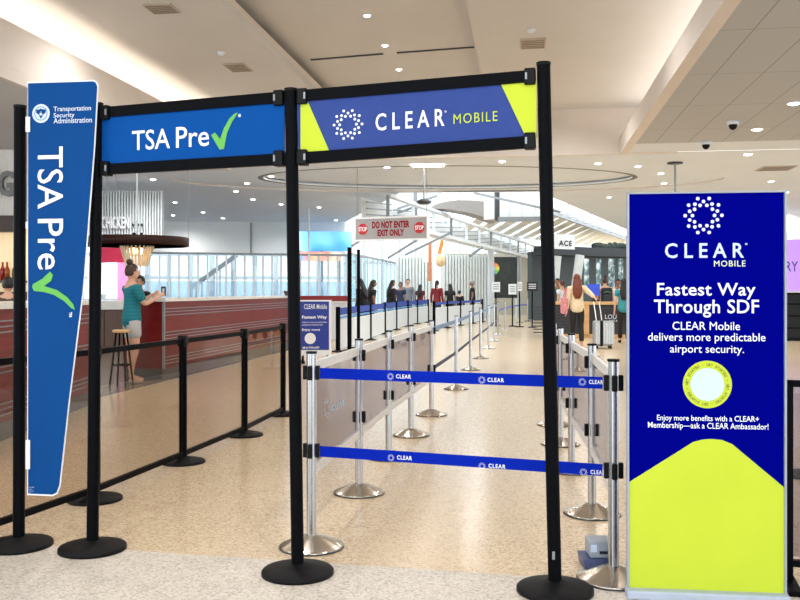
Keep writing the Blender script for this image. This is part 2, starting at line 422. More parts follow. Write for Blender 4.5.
def header(name, label, L, R, zb, zt, m, dz=0):
    x = (R-L).normalized(); x.z = 0
    Ln = Vector((L.x, L.y, 0)); Rn = Vector((R.x, R.y, 0)); x = (Rn-Ln).normalized()
    t = thing(name, label, 'sign', (Ln+Rn)/2+UP*zb)
    a = Ln+x*.034; b = Rn-x*.034+UP*dz
    MB().beam(a+UP*(zt-.027), b+UP*(zt-.027), .026, .054).build('rail', m_black, t)
    MB().beam(a+UP*(zb+.027), b+UP*(zb+.027), .026, .054).build('rail', m_black, t)
    for e, s in ((a, 1), (b, -1)):
        for z in (zt-.03, zb+.03):
            k = MB().rbox(e+x*(.026*s)+UP*z, (.05, .05, .075), .006, (x, x.cross(UP), UP)).build('bracket', m_blackpl, t)
            MB().box(e+x*(.042*s)+UP*z-x.cross(UP)*-.027, (.009, .006, .03), (x, x.cross(UP), UP)).build('screw_plate', m_grey, k)
    MB().beam(a+UP*((zt+zb)/2), b+UP*((zt+zb)/2), .006, zt-zb-.09).build('panel', m, t)
    return t
tB = lean(bB, 97); tM = lean(bM, 291); tR = lean(bR, 543.5)
hT = header('overhead_sign', 'blue overhead sign with white lettering and a green tick, left half of gate', tB, tM, 1.955, 2.305, m_gateblue)
hC = header('overhead_sign', 'indigo and lime overhead sign with white dot ring, right half of gate', tM, tR, 1.955, 2.305, m_indigo, .040)
pT = Plane(tB, tM, .006); pC = Plane(tM, tR, .006); pC.tilt = .040/(tR-tM).length
mb = MB(); text_px(mb, 'TSA', pT, (132, 129.5, 170, 149.5), .006); text_px(mb, 'Pre', pT, (176, 126, 209, 147), .006); mb.build('lettering', m_white, hT)
def tick(pl, pts): return poly(MB(), pts, pl)
tick(pT, [(211, 135), (215, 132.5), (220, 139), (224, 128), (229, 119), (234, 114), (238, 112.5), (232, 122), (227, 133), (224, 149), (219.5, 149.5)][::1]).build('tick', m_green, hT)
disc(MB(), pT.hit(239.5, 115.5), pT.x, UP, .008).build('registered_mark', m_pale, hT)
poly(MB(), [(300.5, 98), (306, 97.3), (329.5, 151.5), (300.5, 153.5)], pC).build('end_panel', m_yellow, hC)
poly(MB(), [(500.5, 83.2), (536.5, 80.5), (536.5, 140), (527.5, 140.6)], pC).build('end_panel', m_yellow, hC)
mb = MB(); dot_ring(mb, pC.hit(348, 124.5), pC.x, UP, .068); mb.build('dot_ring', m_white, hC)
mb = MB(); text_px(mb, 'CLEAR', pC, (375.5, 111, 444.5, 128.5), .012, 1.55); text_px(mb, '°', pC, (444.5, 110.5, 446.5, 112.5)); mb.build('lettering', m_white, hC)
mb = MB(); text_px(mb, 'MOBILE', pC, (453.5, 112.5, 497.5, 122.5), .0, 1.2); mb.build('lettering', m_yellow, hC)

# tall flag sign on the left post
fl, fr = W(-1.955, 4.58), W(-1.56, 4.52)
pF = Plane(fl, fr, 0)
ft = thing('flag_sign', 'tall tapering blue flag sign with sideways white lettering clipped to the left post', 'sign', fl)
out = [(28, 82), (94, 80), (97, 82), (98.5, 86), (95, 150), (84, 290), (70, 400), (60.5, 486), (57.5, 494), (53, 496), (27.5, 495)]
inn = [(28, 83.3), (93.5, 81.3), (96, 83), (97.2, 87), (93.6, 150), (82.6, 290), (68.7, 400), (59.2, 485), (56.5, 492.6), (52.5, 494.6), (28, 493.6)]
MB().prism([pF.uv(*p) for p in out], pF.o, pF.x, UP, .006).build('backing', m_white, ft)
pF = Plane(fl, fr, .006)
MB().add([pF.hit(*p) for p in inn], [tuple(range(len(inn)))]).build('panel', m_flag, ft)
pF = Plane(fl, fr, .010)
for y0, y1 in ((117, 132), (440, 469)):
    a = pF.hit(26.2, y0); b = pF.hit(30, y1)
    MB().box((a+b)/2, ((b-a).dot(RIGHT), .012, abs((b-a).z)), (RIGHT, FWD, UP)).build('clip', m_white, ft, 'white plastic clip')
def vtext(mb, t, pl, box, off):
    x0, y0, x1, y1 = box      # letters run downward, their tops face right
    u0, z1 = pl.uv(x0, y0); u1, z0 = pl.uv(x1, y1)
    return text(mb, t, pl.pt(u0, z1), -UP, pl.x, z1-z0, u1-u0, off)
mb = MB(); vtext(mb, 'TSA', pF, (37.5, 147, 63, 208.5), .004); vtext(mb, 'Pre', pF, (37.5, 219, 63, 269.5), .004); vtext(mb, 'TM', pF, (69, 312, 72, 317), 0.02)
mb.build('lettering', m_white, ft)
tick(pF, [(50, 271.5), (53, 275), (51, 281), (44, 286), (57, 290), (67, 297), (73, 304), (75, 310), (71, 308), (64, 301), (54, 295), (44, 292), (34, 291), (32, 287), (33, 284), (42, 279)]).build('tick', m_green, ft)
mb = MB()
for t, b in (('Transportation', (53.5, 106, 91, 112.3)), ('Security', (53.5, 112.7, 74.5, 118.7)), ('Administration', (53.5, 117.5, 92, 123))): text_px(mb, t, pF, b, .012)
mb.build('lettering', m_pale, ft)
ec = pF.hit(41, 113.5)
mb = MB(); disc(mb, ec, pF.x, UP, .049, 32); em = mb.build('emblem', m_pale, ft)
n_ = pF.n*.001
mb = MB(); ringf(mb, ec+n_, pF.x, UP, .033, .036)
def sh(pts, mb): return mb.add([ec+n_+pF.x*(a*.03)+UP*(b*.03) for a, b in pts], [tuple(range(len(pts)))])
sh([(0, .1), (-.25, .75), (-.95, .6), (-.85, .1), (-.35, -.25)], mb); sh([(0, .1), (.35, -.25), (.85, .1), (.95, .6), (.25, .75)], mb)
sh([(-.12, .35), (.12, .35), (.2, .75), (0, .9), (-.2, .75)], mb); sh([(-.4, -.3), (0, -.95), (.4, -.3)], mb)
mb.build('eagle_mark', m_flag, em)
mb = MB(); sh([(-.24, .1), (.24, .1), (.2, -.25), (0, -.45), (-.2, -.25)], mb); 
for v in mb.v: v += n_
mb.build('shield_mark', m_pale, em)
mb = MB()
for k, (a, b) in enumerate(((486.5, 36.5), (488.5, 34), (490.5, 36), (492.2, 33.5))): text_px(mb, 'travel', pF, (28.8, a, b-2.6, a+1.2))
mb.build('lettering', m_pale, ft)

# ------------------------------------------------------------------ the big right-hand banner stand
L0, R0 = W((626.6-400)/F*3.9, 3.9), W((786-400)/F*3.82, 3.82)
pB = Plane(L0, R0, 0)
bs = thing('banner_stand', 'tall navy and lime yellow poster stand with white lettering at right', 'sign', (L0+R0)/2)
x = pB.x; nrm = pB.n
w = (R0-L0).length; H = 1.785
axb = (x, -nrm, UP)
def bp(u, z, n=0): return pB.pt(u, z) + nrm*n
m_bfr = mat('banner frame grey', (150, 158, 172), .4)
for u in (.005, w-.005): MB().box(bp(u, H/2+.01), (.009, .03, H-.02), axb).build('frame_bar', m_bfr, bs)
MB().box(bp(w/2, H-.004), (w, .03, .006), axb).build('frame_bar', m_bfr, bs)
MB().rbox(bp(w/2, .02, .012), (w+.01, .085, .04), .008, axb).build('foot', mat('banner foot', (168, 178, 196), .45), bs)
MB().box(bp(w/2, H/2+.02), (w-.024, .012, H-.05), axb).build('panel', m_navy, bs)
pB2 = Plane(L0, R0, .0075)
ylw = [(627.6, 483), (682, 449), (693, 442), (703, 439.5), (712, 439), (722, 440), (732, 444), (784.8, 488), (784.8, 597), (627.6, 594)]
MB().add([pB2.hit(*p) for p in ylw], [tuple(range(len(ylw)))]).build('arrow_panel', m_yellow, bs)
mb = MB(); dot_ring(mb, pB2.hit(703.5, 215.5), pB2.x, UP, .078, 12); mb.build('dot_ring', m_white, bs)
mb = MB(); text_px(mb, 'CLEAR', pB2, (665, 243, 744, 258), .015, 1.55); text_px(mb, '°', pB2, (745, 243, 747.5, 245)); mb.build('lettering', m_pale, bs)
mb = MB(); text_px(mb, 'MOBILE', pB2, (714, 260.5, 745.5, 266.5), .0, 1.15); mb.build('lettering', mat('pale lime ink', (226, 238, 190), .5), bs)
mb = MB(); text_px(mb, 'Fastest Way', pB2, (657, 283, 755.5, 299.5), .011, 1.04); text_px(mb, 'Through SDF', pB2, (654, 299.5, 759, 317.5), .011, 1.04); mb.build('lettering', m_white, bs)
mb = MB(); text_px(mb, 'CLEAR Mobile', pB2, (672.5, 321.8, 740, 330), .0); text_px(mb, 'delivers more predictable', pB2, (648, 333, 765.5, 343.6)); text_px(mb, 'airport security.', pB2, (670, 345.5, 744, 355.3)); mb.build('lettering', m_white, bs)
mb = MB(); text_px(mb, 'Enjoy more benefits with a CLEAR+', pB2, (657, 415.5, 759, 422.8), .005); text_px(mb, 'Membership—ask a CLEAR Ambassador!', pB2, (648, 422.8, 768.5, 430.5), .005); mb.build('lettering', m_white, bs)
cq = pB2.hit(707.3, 384.5)
mb = MB(); disc(mb, cq, pB2.x, UP, .104, 48); dk = mb.build('round_patch', m_yellow, bs)
cq2 = cq + pB2.n*.001
mb = MB(); disc(mb, cq2, pB2.x, UP, .072, 40); mb.build('patch_centre', m_pale, dk)
mb = MB()      # GET STARTED repeated around the ring
word = 'GET STARTED · ' * 4
for i, chx in enumerate(word):
    if chx == ' ': continue
    a = PI/2 - 2*PI*i/len(word); rr = .087; t = Vector((0, 0, 0))
    xd = pB2.x*math.sin(a) - UP*math.cos(a); yd = pB2.x*math.cos(a) + UP*math.sin(a)
    cw = .004 if chx == '·' else .0075; chh = .003 if chx == '·' else .011
    text(mb, chx, cq2 + yd*(rr-chh/2) - xd*(cw/2), xd, yd, cw, chh, .01)
mb.build('ring_lettering', m_ink, dk)

# ------------------------------------------------------------------ silver stanchions
def steel_post(name='stanchion', cat='stanchion', H=1.0, heads=True, detail=True):
    r = thing(name, 'x', cat, (0, 0, 0))
    MB().lathe([(0, 0), (.168, 0), (.170, .010), (.164, .014), (.13, .028), (.08, .050), (.045, .064), (.03, .068), (.0, .068)], (0, 0, 0), 40).build('base', m_chrome, r)
    MB().lathe([(.1705, .001), (.1725, .004), (.1705, .009)], (0, 0, 0), 40).build('base_rim', m_dgrey, r)
    # grooved extrusion
    prof = []
    for q in range(4):
        for a, rad in ((10, .0255), (25, .0265), (45, .0265), (65, .0265), (80, .0255), (84, .0205), (96, .0205)):
            t = math.radians(90*q + a); prof.append((rad*math.cos(t), rad*math.sin(t)))
    k = len(prof)
    vs = [Vector((a, b, z)) for z in (.04, H) for a, b in prof]
    MB().add(vs, [(i, (i+1) % k, k+(i+1) % k, k+i) for i in range(k)]+[tuple(range(k, 2*k))]).build('pole', m_steel, r)
    MB().tube([(0, 0, H), (0, 0, H+.012)], .029, 16).build('cap', m_blackpl, r)
    if heads:
        for z in (.92, .51):
            m = MB()
            for ax in (Vector((1, 0, 0)), Vector((-1, 0, 0)), Vector((0, 1, 0)), Vector((0, -1, 0))):
                sd = Vector((-ax.y, ax.x, 0))
                m.rbox(ax*.034+UP*z, (.022, .026, .075), .005, (ax, sd, UP))
            m.build('belt_head', m_blackpl, r)
    return r
AX = math.atan2(0, 1)
pfar = [(359, 493), (388.7, 458), (411, 435.5), (431.5, 415)]
stL = steel_post(H=1.02); stL.location = at(311.5, 547); WM[stL] = Matrix.Translation(stL.location)
GL = 'left steel glass rail posts'; GRr = 'right steel glass rail posts'
tag(stL, 'front silver stanchion of the left glass rail holding both blue belts', 'stanchion', GL)
rowL = [stL.location.copy()]
for i, (a, b) in enumerate(pfar):
    p = at(a, b); rowL.append(p); dup(stL, p, math.radians(-3), 'silver stanchion of the left glass rail, %s behind the front one' % ordinal(i), GL)
rowR = []
for i, (a, b) in enumerate([(613.5, 579.3), (592, 514), (571.5, 471), (560.5, 444.5), (554, 425)]):
    p = at(a, b); rowR.append(p)
    dup(stL, p, math.radians(4), 'front silver stanchion of the right glass rail beside the navy banner' if i == 0 else 'silver stanchion of the right glass rail, %s behind the front one' % ordinal(i-1), GRr)
def rail_panel(a, b, label, group, m_fr=m_alu, z0=.375, z1=.975, bar=.05, m_cl=m_blackpl, mark=False, thick=.022, gl=m_glass, ins=.034):
    x = (b-a).normalized(); y = UP.cross(x); A = a+x*ins; B = b-x*ins
    t = thing('glass_barrier', label, 'barrier', (a+b)/2, 0, group)
    MB().beam(A+UP*(z1-bar/2), B+UP*(z1-bar/2), thick, bar).build('top_rail', m_fr, t)
    MB().beam(A+UP*(z0+bar/2), B+UP*(z0+bar/2), thick, bar).build('bottom_rail', m_fr, t)
    for e, s in ((A, 1), (B, -1)): MB().box(e+x*s*.006+UP*((z0+z1)/2), (.012, thick*.8, z1-z0-2*bar), (x, y, UP)).build('end_bar', m_fr, t)
    g = MB().beam(A+x*.012+UP*((z0+z1)/2), B-x*.012+UP*((z0+z1)/2), .006, z1-z0-2*bar+.01).build('pane', gl, t)
    if mark:
        pl = Plane(A, B, .006)
        mb = MB(); text_px(mb, 'CLEAR', pl, (332, 402, 344.5, 408), .02, 1.15); mb.build('lettering', m_pale, g)
        mb = MB(); dot_ring(mb, pl.hit(326.5, 408), pl.x, UP, .055, 8); mb.build('dot_ring', m_pale, g)
    return t
for i in range(4):
    rail_panel(rowL[i], rowL[i+1], 'clear glass barrier panel of the left steel rail, %s from the front' % ordinal(i), 'left glass rail panels', mark=(i == 0))
    rail_panel(rowR[i], rowR[i+1], 'clear glass barrier panel of the right steel rail, %s from the front' % ordinal(i), 'right glass rail panels')

# the two blue belts across the lane
def belt(a, b, z, h, label, group, m=m_belt, marks=None, thick=.003, sag=0):
    x = (b-a).normalized()
    t = MB(); A = a+x*.05; B = b-x*.05
    n = 8 if sag else 1
    pts = [A.lerp(B, k/n)+UP*(z-sag*4*(k/n)*(1-k/n)) for k in range(n+1)]
    for k in range(n): t.beam(pts[k], pts[k+1], thick, h)
    o = t.build('belt', m); tag(o, label, 'belt', group)
    if marks:
        pl = Plane(a, b, .004)
        mb = MB()
        for (cx, cy, x0, x1) in marks:
            text_px(mb, 'CLEAR', pl, (x0, cy-2.1, x1, cy+2.1), .02, 1.2)
        mb.build('lettering', m_white, o)
        mb = MB()
        for (cx, cy, x0, x1) in marks: dot_ring(mb, pl.hit(cx, cy), pl.x, UP, .017, 6)
        mb.build('dot_ring', m_white, o)
    return o
belt(rowL[0], rowR[0], .918, .056, 'upper bright blue belt with white lettering stretched across the lane', 'lane closing belts', marks=[(390.5, 376.5, 396, 411), (481.8, 380, 487.5, 504), (582.3, 382, 589, 603)])
belt(rowL[0], rowR[0], .508, .056, 'lower bright blue belt with white lettering stretched across the lane', 'lane closing belts', marks=[(391, 457.8, 397, 412), (482, 466.2, 488.5, 505.5), (583.5, 472.3, 590.5, 605)])

# further silver stanchions along the lane
far0 = steel_post(H=1.0, heads=False)
far = [(456, 389), (470.5, 370), (480.5, 358.5), (488.5, 348.5), (494, 341), (498, 335), (505, 330), (512, 326), (519.5, 323), (527.5, 321.5)]
fp = [at(*p) for p in far]
far0.location = fp[0]; WM[far0] = Matrix.Translation(fp[0])
GF = 'silver stanchions further up the lane'
tag(far0, 'silver belt stanchion just past the left glass rail', 'stanchion', GF)
for i, p in enumerate(fp[1:]): dup(far0, p, 0, 'silver belt stanchion up the lane, %s past the left glass rail' % ordinal(i+1), GF)
chain_pts = [rowL[-1]] + fp
for i in range(6):
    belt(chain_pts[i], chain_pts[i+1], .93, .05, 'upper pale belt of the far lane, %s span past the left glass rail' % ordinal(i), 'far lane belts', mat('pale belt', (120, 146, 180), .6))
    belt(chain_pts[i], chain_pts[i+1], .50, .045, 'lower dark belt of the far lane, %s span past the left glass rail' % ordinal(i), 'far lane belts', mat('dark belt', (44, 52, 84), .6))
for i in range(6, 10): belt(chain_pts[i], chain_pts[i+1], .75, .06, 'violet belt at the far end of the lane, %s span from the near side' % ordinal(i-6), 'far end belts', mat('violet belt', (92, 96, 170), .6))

# ------------------------------------------------------------------ black stanchions with glass panels, left
def black_post(H=1.0, r0=.0305):
    r = thing('black_stanchion', 'x', 'stanchion', (0, 0, 0))
    MB().lathe([(0, 0), (.172, 0), (.172, .014), (.166, .020), (.09, .038), (.045, .048), (0, .048)], (0, 0, 0), 40).build('base', m_blackrub, r)
    MB().tube([(0, 0, .03), (0, 0, H)], r0, 16).build('pole', m_black, r)
    MB().rbox((0, 0, H-.045), (.07, .07, .09), .012).build('belt_head', m_blackpl, r)
    return r
bp0 = black_post()
Bpx = [(-78, 563), (95, 500), (183, 462.5), (244.5, 435.5), (283, 415)]
Bp = [at(*p) for p in Bpx]
bp0.location = Bp[1]; WM[bp0] = Matrix.Translation(Bp[1])
GB = 'black posts of the left glass barrier'
tag(bp0, 'black stanchion just behind the gate post next to the blue flag', 'stanchion', GB)
blabels = ['black stanchion at the picture\'s left edge, nearest of its row', None, 'black stanchion standing alone left of the middle gate post, nearer one', 'black stanchion behind the lone one, under the reflected white legs', 'black stanchion right beside the middle gate post', 'black stanchion behind the middle gate post, last of its row']
for i, p in enumerate(Bp):
    if i == 1: continue
    dup(bp0, p, 0, blabels[i].replace(', under the reflected white legs', ', third along the barrier'), GB)
m_glass2 = glass('smoked panel', (236, 232, 226), .04, .4)
for i in range(4):
    rail_panel(Bp[i], Bp[i+1], 'black framed clear panel of the left barrier, %s from the front' % ordinal(i), 'black framed barrier panels', m_fr=m_black, z0=.052, z1=.975, bar=.036, thick=.03, gl=m_glass2)

# ------------------------------------------------------------------ the bar on the left
def counter(name, label, p, q, dep, H, endtrim=True, nstrip=6):
    """front face runs from p to q; body lies to the left of it"""
    x = (q-p).normalized(); y = UP.cross(x); c = (p+q)/2 + y*(dep/2); L = (q-p).length; ax = (x, y, UP)
    t = thing(name, label, 'bar counter', (p+q)/2)
    MB().box(c+UP*((H-.05+.17)/2), (L, dep, H-.05-.17), ax).build('body', m_wood, t)
    MB().box(c+UP*.085, (L-.02, dep-.04, .17), ax).build('kick', m_kick, t)
    MB().box(c+UP*(H-.025), (L+.08, dep+.10, .05), ax).build('worktop', m_top, t)
    for z in [.24, .29, .34, .62, .67, .72, .98, 1.03, 1.08][:nstrip+3]:
        MB().box(p.lerp(q, .5)-y*.004+UP*z, (L, .012, .013), ax).build('metal_strip', m_grey, t)
    if endtrim:
        MB().box(p-y*.003+UP*((H+.12)/2), (.05, .03, H-.05-.17), ax).build('corner_trim', m_grey, t)
        MB().box(p-x*.004+y*(dep/2)+UP*((H+.12)/2), (.008, dep-.04, H-.24), ax).build('end_panel', m_woodend, t)
    return t
c1a, c1b = at(-90, 480), at(96, 403)
c2a, c2b = at(163.5, 380), at(290, 348.5)
counter('bar_counter', 'nearer dark red wood bar counter behind the blue flag sign', c1a, c1b, .62, 1.24, False)
counter('bar_counter', 'long dark red wood bar counter with white top right of the teal shirt person', c2a, c2b, .62, 1.24)
e_ = thing('corner_post', 'dark brown wooden post at the far end of the long bar', 'post', c2b+Vector((-.1, .25, 0)))
MB().box(c2b+Vector((-.1, .25, .66)), (.16, .16, 1.32)).build('shaft', m_brown, e_); MB().rbox(c2b+Vector((-.1, .25, 1.33)), (.2, .2, .05), .01).build('cap', m_brown, e_)
# back counter seen through the gap
b0, b1 = atd(60, 348, 20.5), atd(150, 348, 20.5); b0.z = b1.z = 0
x = (b1-b0).normalized(); y = UP.cross(x)
t = thing('back_counter', 'brown cabinet counter with white top behind the bar gap', 'counter', (b0+b1)/2)
MB().box((b0+b1)/2+y*.3+UP*.46, ((b1-b0).length, .6, .92), (x, y, UP)).build('body', m_brown, t)
MB().box((b0+b1)/2+y*.28+UP*1.02, ((b1-b0).length, .7, .2), (x, y, UP)).build('worktop', m_top, t)
for k in range(4):
    c = b0.lerp(b1, (k+.5)/4)-y*.012+UP*.48; dr = MB().rbox(c, ((b1-b0).length/4-.03, .02, .84), .006, (x, y, UP)).build('door', m_brown, t)
    MB().tube([c-y*.02+x*.2+UP*.25, c-y*.02+x*.2+UP*.35], .008, 8).build('handle', m_dgrey, dr)
# far red counter
r0, r1 = atd(284, 340, 24.5), atd(347, 340, 24.5); r0.z = r1.z = 0; x = (r1-r0).normalized(); y = UP.cross(x)
t = thing('far_counter', 'red topped white counter behind the small blue poster', 'counter', (r0+r1)/2)
MB().box((r0+r1)/2+y*.3+UP*.5, ((r1-r0).length, .6, 1.0), (x, y, UP)).build('body', m_wall, t)
MB().box((r0+r1)/2+y*.3+UP*1.14, ((r1-r0).length+.1, .7, .15), (x, y, UP)).build('worktop', mat('red laminate', (140, 12, 14), .35), t)
MB().box((r0+r1)/2+y*.26+UP*1.035, ((r1-r0).length+.05, .62, .06), (x, y, UP)).build('ledge', m_top, t)

# bar stool
def stool(loc, label, group):
    t = thing('bar_stool', label, 'stool', loc, 0, group)
    MB().lathe([(0, .76), (.115, .76), (.125, .775), (.125, .79), (.11, .80), (0, .80)], loc, 24).build('seat', m_oak, t)
    for a in (45, 135, 225, 315):
        d = Vector((math.cos(math.radians(a)), math.sin(math.radians(a)), 0))
        MB().tube([loc+d*.075+UP*.76, loc+d*.17], .014, 8).build('leg', m_black, t)
    MB().lathe([(.128, .29), (.138, .29), (.138, .31), (.128, .31), (.128, .29)], loc, 24).build('foot_ring', m_black, t)
    return t
st1 = stool(at(121.5, 386), 'black legged bar stool with wooden seat left of the teal shirt person', 'bar stools')
dup(st1, at(141, 370), .4, 'black legged bar stool partly hidden right behind the teal shirt person', 'bar stools')

# slatted wall with letters
s0, s1 = atd(40, 240, 22), atd(163, 240, 22); s0.z = s1.z = 0; x = (s1-s0).normalized(); y = UP.cross(x)
sw = thing('slat_wall', 'white vertical slat screen carrying the word CHICKEN above the bar', 'wall panel', (s0+s1)/2)
MB().box((s0+s1)/2+y*.08+UP*3.2, ((s1-s0).length, .06, 1.3), (x, y, UP)).build('backing', mat('pale blue grey board', (198, 208, 214), .6), sw)
L = (s1-s0).length; n = 44; mb = MB()
for k in range(n): mb.box(s0+x*(L*(k+.5)/n)+UP*3.2, (.035, .06, 1.3), (x, y, UP))
mb.build('slats', m_slat, sw)
pl = Plane(s0, s1, .10); mb = MB(); text_px(mb, 'CHICKEN', pl, (101.5, 216.5, 129, 228.5), .03); ct = mb.build('lettering', m_white, sw)
md = ct.modifiers.new('depth', 'SOLIDIFY'); md.thickness = .05
mb = MB()
for k in (133, 137.5, 142): disc(mb, pl.hit(k, 225), pl.x, UP, .04)
mb.build('dots', m_dgrey, sw)
MB().box((s0+s1)/2-y*.02+UP*2.5, (L, .2, .1), (x, y, UP)).build('bottom_rail', m_brown, sw)
# pink menu panel and white screen below
def panel(name, label, cat, x0, y0, x1, y1, d, m, t=.06, group=None, tilt=0):
    a = atd(x0, y1, d); b = atd(x1, y1, d+tilt); top = atd(x0, y0, d)
    xx = Vector((b.x-a.x, b.y-a.y, 0)).normalized()
    o = MB().box((a+b)/2*1.0+UP*((top.z-a.z)/2), ((b-a).length, t, top.z-a.z), (xx, UP.cross(xx), UP)).build(name, m)
    return tag(o, label, cat, group)
panel('menu_board', 'crimson patterned panel under the ring lamp behind the bar', 'panel', 92, 247, 126, 262.5, 21.5, mat('crimson weave', (178, 26, 66), .6, vary=.35, scale=60))
panel('menu_screen', 'bright white glowing screen behind the bar below the crimson panel', 'screen', 88, 263, 117, 294, 21.4, mat('white screen', (240, 250, 248), .4, emit=(232, 248, 246), estr=.55))
panel('pink_light_box', 'pink glowing panel right of the white screen behind the bar', 'panel', 117.5, 262.5, 131, 356, 21.45, mat('pink lit panel', (240, 150, 200), .4, emit=(240, 140, 190), estr=.45))

# ring lamp
rc = atd(137, 241, 14.0); 
rl = thing('ring_lamp', 'large dark wooden ring pendant lamp hanging over the bar', 'lamp', rc)
mb = MB(); Rr = .81
mb.lathe([(Rr-.03, -.08), (Rr, -.08), (Rr, .055), (Rr-.03, .055), (Rr-.03, -.08)], rc, 56); mb.build('ring', mat('dark stained ring', (46, 22, 18), .45, vary=.4, scale=40, spec=.2), rl)
mb = MB()
for k in range(26):
    a = 2*PI*k/26; d = Vector((math.cos(a), math.sin(a), 0)); mb.beam(rc+d*.27-UP*.06, rc+d*.17-UP*.40, .022, .008, d)
mb.build('slat_shade', mat('cream slats', (238, 226, 196), .5), rl)
MB().tube([rc-UP*.02, rc+UP*1.7], .012, 8).build('stem', m_wframe, rl)
for k in range(3):
    a = 2*PI*k/3+.2; d = Vector((math.cos(a), math.sin(a), 0)); 
    b = MB().ball(rc+d*.07-UP*.16, (.035, .035, .05)).build('bulb', m_bulb, rl)
    MB().tube([rc+d*.07-UP*.11, rc+d*.07+UP*.13], .022, 8).build('socket', m_blackpl, b)
mb = MB()
for a in (20, 140, 260): d = Vector((math.cos(math.radians(a)), math.sin(math.radians(a)), 0)); mb.tube([rc+d*(Rr-.015)+UP*.07, rc+d*(Rr-.015)+UP*1.72], .004, 6)
mb.build('suspension_wires', m_grey, rl)
for a in (0, 60, 120, 180, 240, 300):
    d = Vector((math.cos(math.radians(a)), math.sin(math.radians(a)), 0)); MB().beam(rc+d*.02, rc+d*(Rr-.02), .03, .03).build('spoke', m_dgrey, rl)
# left edge shop front
d = 12.5
panel('slat_wall', 'pale slat panel at the top left edge behind round dark letters', 'wall panel', -70, 150, 16, 216, d, mat('grey slats', (206, 202, 196), .6, vary=.12, scale=14, stretch=(9, 9, .2)))
o = panel('shop_sign_beam', 'dark brown horizontal beam at the left edge over the bar shelf', 'beam', -70, 216, 16, 232, d-.15, mat('dark beam', (52, 36, 30), .5, vary=.2), .2)
pl = Plane(atd(-70, 200, d-.06), atd(20, 200, d-.06)); mb = MB(); text_px(mb, 'NG', pl, (-18, 171, 14.5, 196.5), .03); lt = mb.build('sign_letters', mat('grey letters', (108, 108, 108), .5)); tag(lt, 'grey raised sign letters at the left edge above the dark beam', 'sign')
md = lt.modifiers.new('depth', 'SOLIDIFY'); md.thickness = .08; md.offset = 0
p0, p1 = atd(-60, 283, d), atd(22, 283, d); x = (p1-p0).normalized(); y = UP.cross(x)
bk = thing('bottle_shelf', 'warm lit bottle shelf at the left picture edge', 'shelf', Vector((p0.x, p0.y, 0)).lerp(Vector((p1.x, p1.y, 0)), .5))
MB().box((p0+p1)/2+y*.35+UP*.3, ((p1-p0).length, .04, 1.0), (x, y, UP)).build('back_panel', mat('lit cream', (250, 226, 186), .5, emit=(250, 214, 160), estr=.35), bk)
MB().box((p0+p1)/2+y*.2+UP*.02, ((p1-p0).length, .34, .03), (x, y, UP)).build('shelf_board', m_brown, bk)
MB().box((p0+p1)/2+y*.2-UP*.75, ((p1-p0).length, .5, 1.25), (x, y, UP)).build('cabinet', m_brown, bk)
for k in range(9):
    c = p0+x*((p1-p0).length*(.3+.075*k))+y*(.18+.05*(k % 2))+UP*.035
    m = [mat('amber bottle', (150, 70, 24), .15), mat('green bottle', (44, 74, 40), .15), mat('red label bottle', (160, 40, 36), .2)][k % 3]
    b = MB().lathe([(0, 0), (.036, 0), (.036, .16), (.014, .21), (.013, .27), (0, .27)], c, 12).build('bottle', m)
    tag(b, '%s glass bottle on the lit shelf at the left edge, %s along' % (['amber', 'green', 'red'][k % 3], ordinal(k)), 'bottle', 'bottles on the lit shelf')

# ------------------------------------------------------------------ glass partition behind the bar
def partition(pts, h, n_per, label, zpane0=.0, m=m_glassw, low=0):
    t = thing('glass_partition', label, 'partition', pts[0].lerp(pts[-1], .5))
    for (a, b), n in zip(zip(pts[:-1], pts[1:]), n_per):
        x = (b-a).normalized()
        for k in range(n+1):
            if k == n and b is not pts[-1]: continue
            MB().box(a.lerp(b, k/n)+UP*(h/2), (.06, .06, h), (x, UP.cross(x), UP)).build('upright', m_wframe, t)
        MB().beam(a+UP*(h-.03), b+UP*(h-.03), .07, .07).build('top_rail', m_grey, t)
        MB().beam(a+UP*(h/2+low/2), b+UP*(h/2+low/2), .012, h-.08-low).build('pane', m, t)
        if low: MB().beam(a+UP*(low/2), b+UP*(low/2), .016, low).build('film_pane', m_frost, t, 'pale blue film covered lower glass')
    return t
def g0(px, d): v = atd(px, 300, d); v.z = 0; return v
partition([g0(140, 28.5), g0(290, 30), g0(347, 30.5)], 2.62, [16, 6], 'tall white framed glass partition with blue lower band behind the long bar', low=1.68)
partition([g0(350, 31), g0(395, 41)], 2.7, [9], 'glass partition turning away behind the red stop sign')
# stair rail seen through the glass
es = thing('stair', 'grey sloping stair rail seen through the glass partition', 'stair', g0(215, 32.3))
MB().beam(atd(188, 290, 32.3), atd(237, 255, 32.3), .12, .16).build('handrail', m_grey, es)
for k in range(8): 
    p = atd(190+k*6, 290-k*4.4, 32.3); q = Vector((p.x, p.y, 0)); MB().beam(q, p, .05, .05).build('baluster', m_wframe, es)
# bright far glazing (window wall) behind everything
def glazing(i, pts, h, n, m=m_wframe):
    o = MB()
    L = len(pts)
    for a, b in zip(pts[:-1], pts[1:]):
        for k in range(n+1): o.box(a.lerp(b, k/n)+UP*(h/2), (.16, .16, h))
        for z in (.1, h*.33, h*.66, h): o.beam(a+UP*z, b+UP*z, .14, .14)
    w_ = struct('window_%d' % i, o, m)
    g = MB()
    for a, b in zip(pts[:-1], pts[1:]): g.beam(a+UP*(h/2), b+UP*(h/2), .02, h)
    g.build('pane', m_glassw, w_); return w_
glazing(1, [g0(60, 37), g0(360, 38)], 2.9, 14)
glazing(2, [g0(345, 48), g0(520, 66)], 9, 12)

